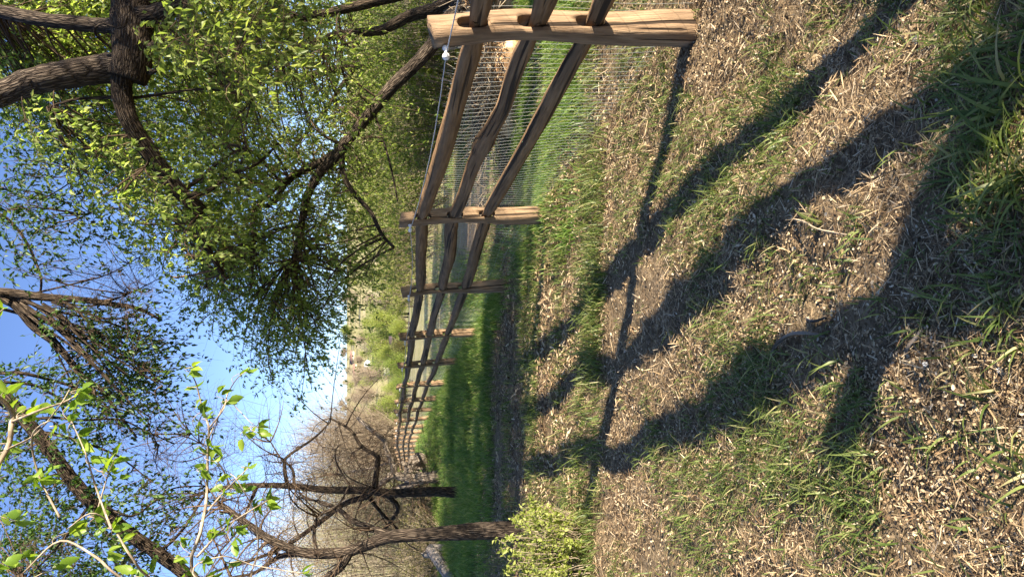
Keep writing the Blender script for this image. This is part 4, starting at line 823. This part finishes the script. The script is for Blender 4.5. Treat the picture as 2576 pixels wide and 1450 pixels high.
def house(px, d, s, rh, rot, mw, mr, label, wins=(), chim=None):
    b = P4(*px, d); zt = b[2]; b[2] = float(gh(b[0], b[1])); t = thing('house', b, label, 'house'); hw = zt-b[2]
    if hw < 1.5: hw = 1.5
    g = Geo(); boxg(g, b-[0, 0, .5], np.array([s[0], s[1], hw+.5]), rot); g.build('wall', mw, t)
    g = Geo(); gable(g, b+[0, 0, hw+.003], (s[0], s[1], rh), rot); r = g.build('roof', mr, t)
    for k in wins:
        g = Geo(); x, z = k; cr, sr = math.cos(rot), math.sin(rot); q = b+[x*cr+(s[1]/2)*sr, x*sr-(s[1]/2)*cr, max(.4, hw-1.7)+z]; boxg(g, q, np.array([1.1, .12, 1.0]), rot); g.build('window', m_glass, t)
    if chim:
        g = Geo(); boxg(g, b+[chim[0], chim[1], hw], np.array([chim[2], chim[2]*.9, chim[3]]), rot); cc = g.build('chimney', chim[4], t)
    return t
house((1572, 1458), 200, (5.5, 4.5), 2.4, .25, m_wall, m_roofb, 'brown-roofed house with a square olive tower rising behind the fence', ((-1.5, 0), (1, 0)), (.6, 1.6, 2.0, 5.2, m_wall))
house((1545, 1405), 205, (2.4, 3.0), 1.4, 1.2, m_wall, m_roofb, 'small steep brown gable beside the house with the olive tower', ((0, 0),))
house((1530, 1337), 150, (1.9, 2.0), .6, .1, m_dark, m_dark, 'dark brown shed half hidden among yellow-green trees', ((0, 0),))
house((1448, 1430), 425, (5, 6), 2.2, .6, m_pale, m_pale, 'pale white building high on the far slope', ((0, 0),))
house((1420, 1448), 515, (10, 7), 1.6, .1, m_tanw, m_redr, 'low tan house with reddish roof on the far slope', ((-3, 0), (0, 0), (3, 0)))
house((1403, 1395), 540, (9, 7), 1.6, -.1, m_cream, m_redr, 'cream house near the skyline left of the far trees', ((-2, 0), (2, 0)))
0 and house((1560, 1235), 120, (3.2, 2.5), .6, 0, m_cream, m_pale, 'small cream hut beyond the field to the right', ((0, 0),))

def far_crown(h, rad, n, leaf, mat, dense=True, bare=False):
    g = Geo(); limb([(0, 0, -.3), (.02*h, 0, h*.3), (0, .02*h, h*.7)], .035*h, .01*h, g, 6, 8)
    for k in range(7):
        a = k*.9; limb([(0, 0, h*(.2+.05*k)), (math.cos(a)*rad*.5, math.sin(a)*rad*.5, h*(.45+.04*k)), (math.cos(a)*rad*.75, math.sin(a)*rad*.75, h*(.6+.05*k))], .015*h, .004*h, g, 4, 5)
    o = g.build('trunk', m_bark2); me1 = o.data; bpy.data.objects.remove(o)
    g = Geo(); nb = 26; c = nrm(rng.normal(size=(nb, 3)))*(rng.random((nb, 1))**.5)*[rad*.8, rad*.8, h*.36]+[0, 0, h*.58]; ci = rng.integers(0, nb, n)
    p = c[ci]+rng.normal(size=(n, 3))*rad*.17
    if bare:
        T = p[:, None]+nrm(rng.normal(size=(n, 3))+[0, 0, .8])[:, None]*(rad*.3*np.linspace(0, 1, 3))[None, :, None]; tubes(T, np.full((n, 3), h*.0022), 3, g, cap=False)
    else: leaves(g, p, nrm(rng.normal(size=(n, 3))), nrm(rng.normal(size=(n, 3))+[0, 0, .6]), leaf*(.6+.8*rng.random(n)), leaf*.6)
    o = g.build('crown', mat); me2 = o.data; bpy.data.objects.remove(o); return me1, me2
KY = far_crown(6, 2.8, 5200, .17, m_leafy); KG = far_crown(6, 2.8, 4800, .17, m_leafb); KO = far_crown(5, 2.5, 3600, .16, m_olive); KB = far_crown(6, 2.8, 2600, .1, m_gold, bare=True); KP = far_crown(6, 2.8, 2600, .1, m_twig2, bare=True)
def far_tree(kind, x, y, s, label, group=None, sz=1.0):
    z = float(gh(x, y)); t = thing('tree', (x, y, z), label, 'tree', group); rz = rng.random()*6
    for nme, me in zip(('trunk', 'crown'), kind):
        o = link(nme, me, t); o.scale = (s, s, s*sz); o.rotation_euler = (0, 0, rz); o['kind'] = 'stuff' if nme == 'crown' else None
        if nme != 'crown': del o['kind']
def far_px(kind, X, Y, d, top, label, w=None):      # full-size photo px of the crown centre and of its top
    b = P4(X, Y, d); zt = P4(top, Y, d)[2]; z = float(gh(b[0], b[1])); h = max(zt-z, 1.0); h0 = 5.6
    far_tree(kind, b[0], b[1], h/h0 if w is None else w/5.6, label, None, 1.0 if w is None else (h/h0)/(w/5.6))
for kd, X, Y, wpx, d, top, lab in [(KY, 1530, 1262, 110, 120, 1432, 'large yellow-green tree beyond the fence left of the drooping foliage'), (KG, 1500, 1305, 60, 160, 1420, 'green tree rising behind the dark shed'), (KY, 1535, 1380, 72, 125, 1470, 'rounded bright yellow-green tree right of the brown-roofed house'),
          (KB, 1470, 1350, 70, 330, 1420, 'golden-brown bare tree on the slope above the dark shed'), (KP, 1460, 1462, 80, 300, 1392, 'pinkish grey bare tree left of the olive tower'), (KY, 1545, 1512, 60, 120, 1500, 'low yellow-green tree left of the brown roof'),
          (KY, 1545, 1575, 85, 110, 1482, 'bright green tree behind the far posts, widest of the row'), (KG, 1550, 1640, 60, 115, 1488, 'bright green tree behind the far posts, left of the widest'), (KO, 1480, 1590, 130, 150, 1405, 'olive leafing tree under the bare branches beyond the fence'),
          (KO, 1490, 1700, 130, 140, 1412, 'olive leafing tree behind the far end of the fence'), (KY, 1560, 1815, 70, 75, 1490, 'yellow-green bush over the gnarled stump'), (KY, 1565, 1745, 60, 110, 1525, 'small yellow-green bush at the far fence end'),
          (KB, 1420, 1340, 60, 400, 1398, 'golden bare tree on the middle of the far slope'), (KG, 1425, 1500, 32, 440, 1400, 'small round green tree high on the far slope'), (KP, 1440, 1545, 90, 350, 1385, 'grey bare tree on the far slope above the fence'),
          (KO, 1560, 900, 220, 60, 1380, 'olive tree behind the dense foliage on the right'), (KY, 1560, 760, 260, 55, 1400, 'yellow-green tree far behind the second fence post'), (KG, 1560, 560, 300, 50, 1400, 'green tree far behind the path'), (KY, 1560, 330, 300, 48, 1380, 'yellow-green tree far behind the first fence span'), (KG, 1560, 100, 300, 45, 1350, 'green tree far off at the right edge'),
          (KG, 1540, 1090, 130, 95, 1430, 'green tree behind the third fence post'), (KO, 1540, 2000, 300, 60, 1450, 'olive tree behind the golden willow'), (KO, 1550, 2200, 300, 52, 1450, 'olive tree at the left edge behind the willow')]:
    far_px(kd, X, Y, d, top, lab, wpx*d/2778)
r2 = np.random.default_rng(12); kinds = [(KO, 'dull olive tree on the distant slope', 'olive trees on the distant slope'), (KP, 'grey leafless tree on the distant slope', 'grey trees on the distant slope'), (KG, 'small green tree on the distant slope', 'green trees on the distant slope'), (KB, 'golden leafless tree on the distant slope', 'golden trees on the distant slope'), (KY, 'yellow-green tree on the distant slope', 'yellow-green trees on the distant slope')]
for k in range(280):
    y = r2.uniform(150, 650); x = r2.uniform(-.42, .25)*y; kd = kinds[r2.choice(5, p=[.28, .22, .14, .18, .18])]; far_tree(kd[0], x, y, r2.uniform(.8, 1.7), kd[1], kd[2])
for k in range(70):
    y = r2.uniform(75, 190); x = r2.uniform(-.24, .22)*y; kd = ((KY, 'low yellow-green bush in the valley beyond the field', 'yellow-green bushes in the valley'), (KO, 'low olive bush in the valley beyond the field', 'olive bushes in the valley'), (KG, 'low green bush in the valley beyond the field', 'green bushes in the valley'))[r2.choice(3, p=[.5, .25, .25])]
    far_tree(kd[0], x, y, r2.uniform(.35, .62), kd[1], kd[2])
print('leaves', nl, 'tris', sum(len(o.data.polygons) for o in col.objects if o.type == 'MESH'))
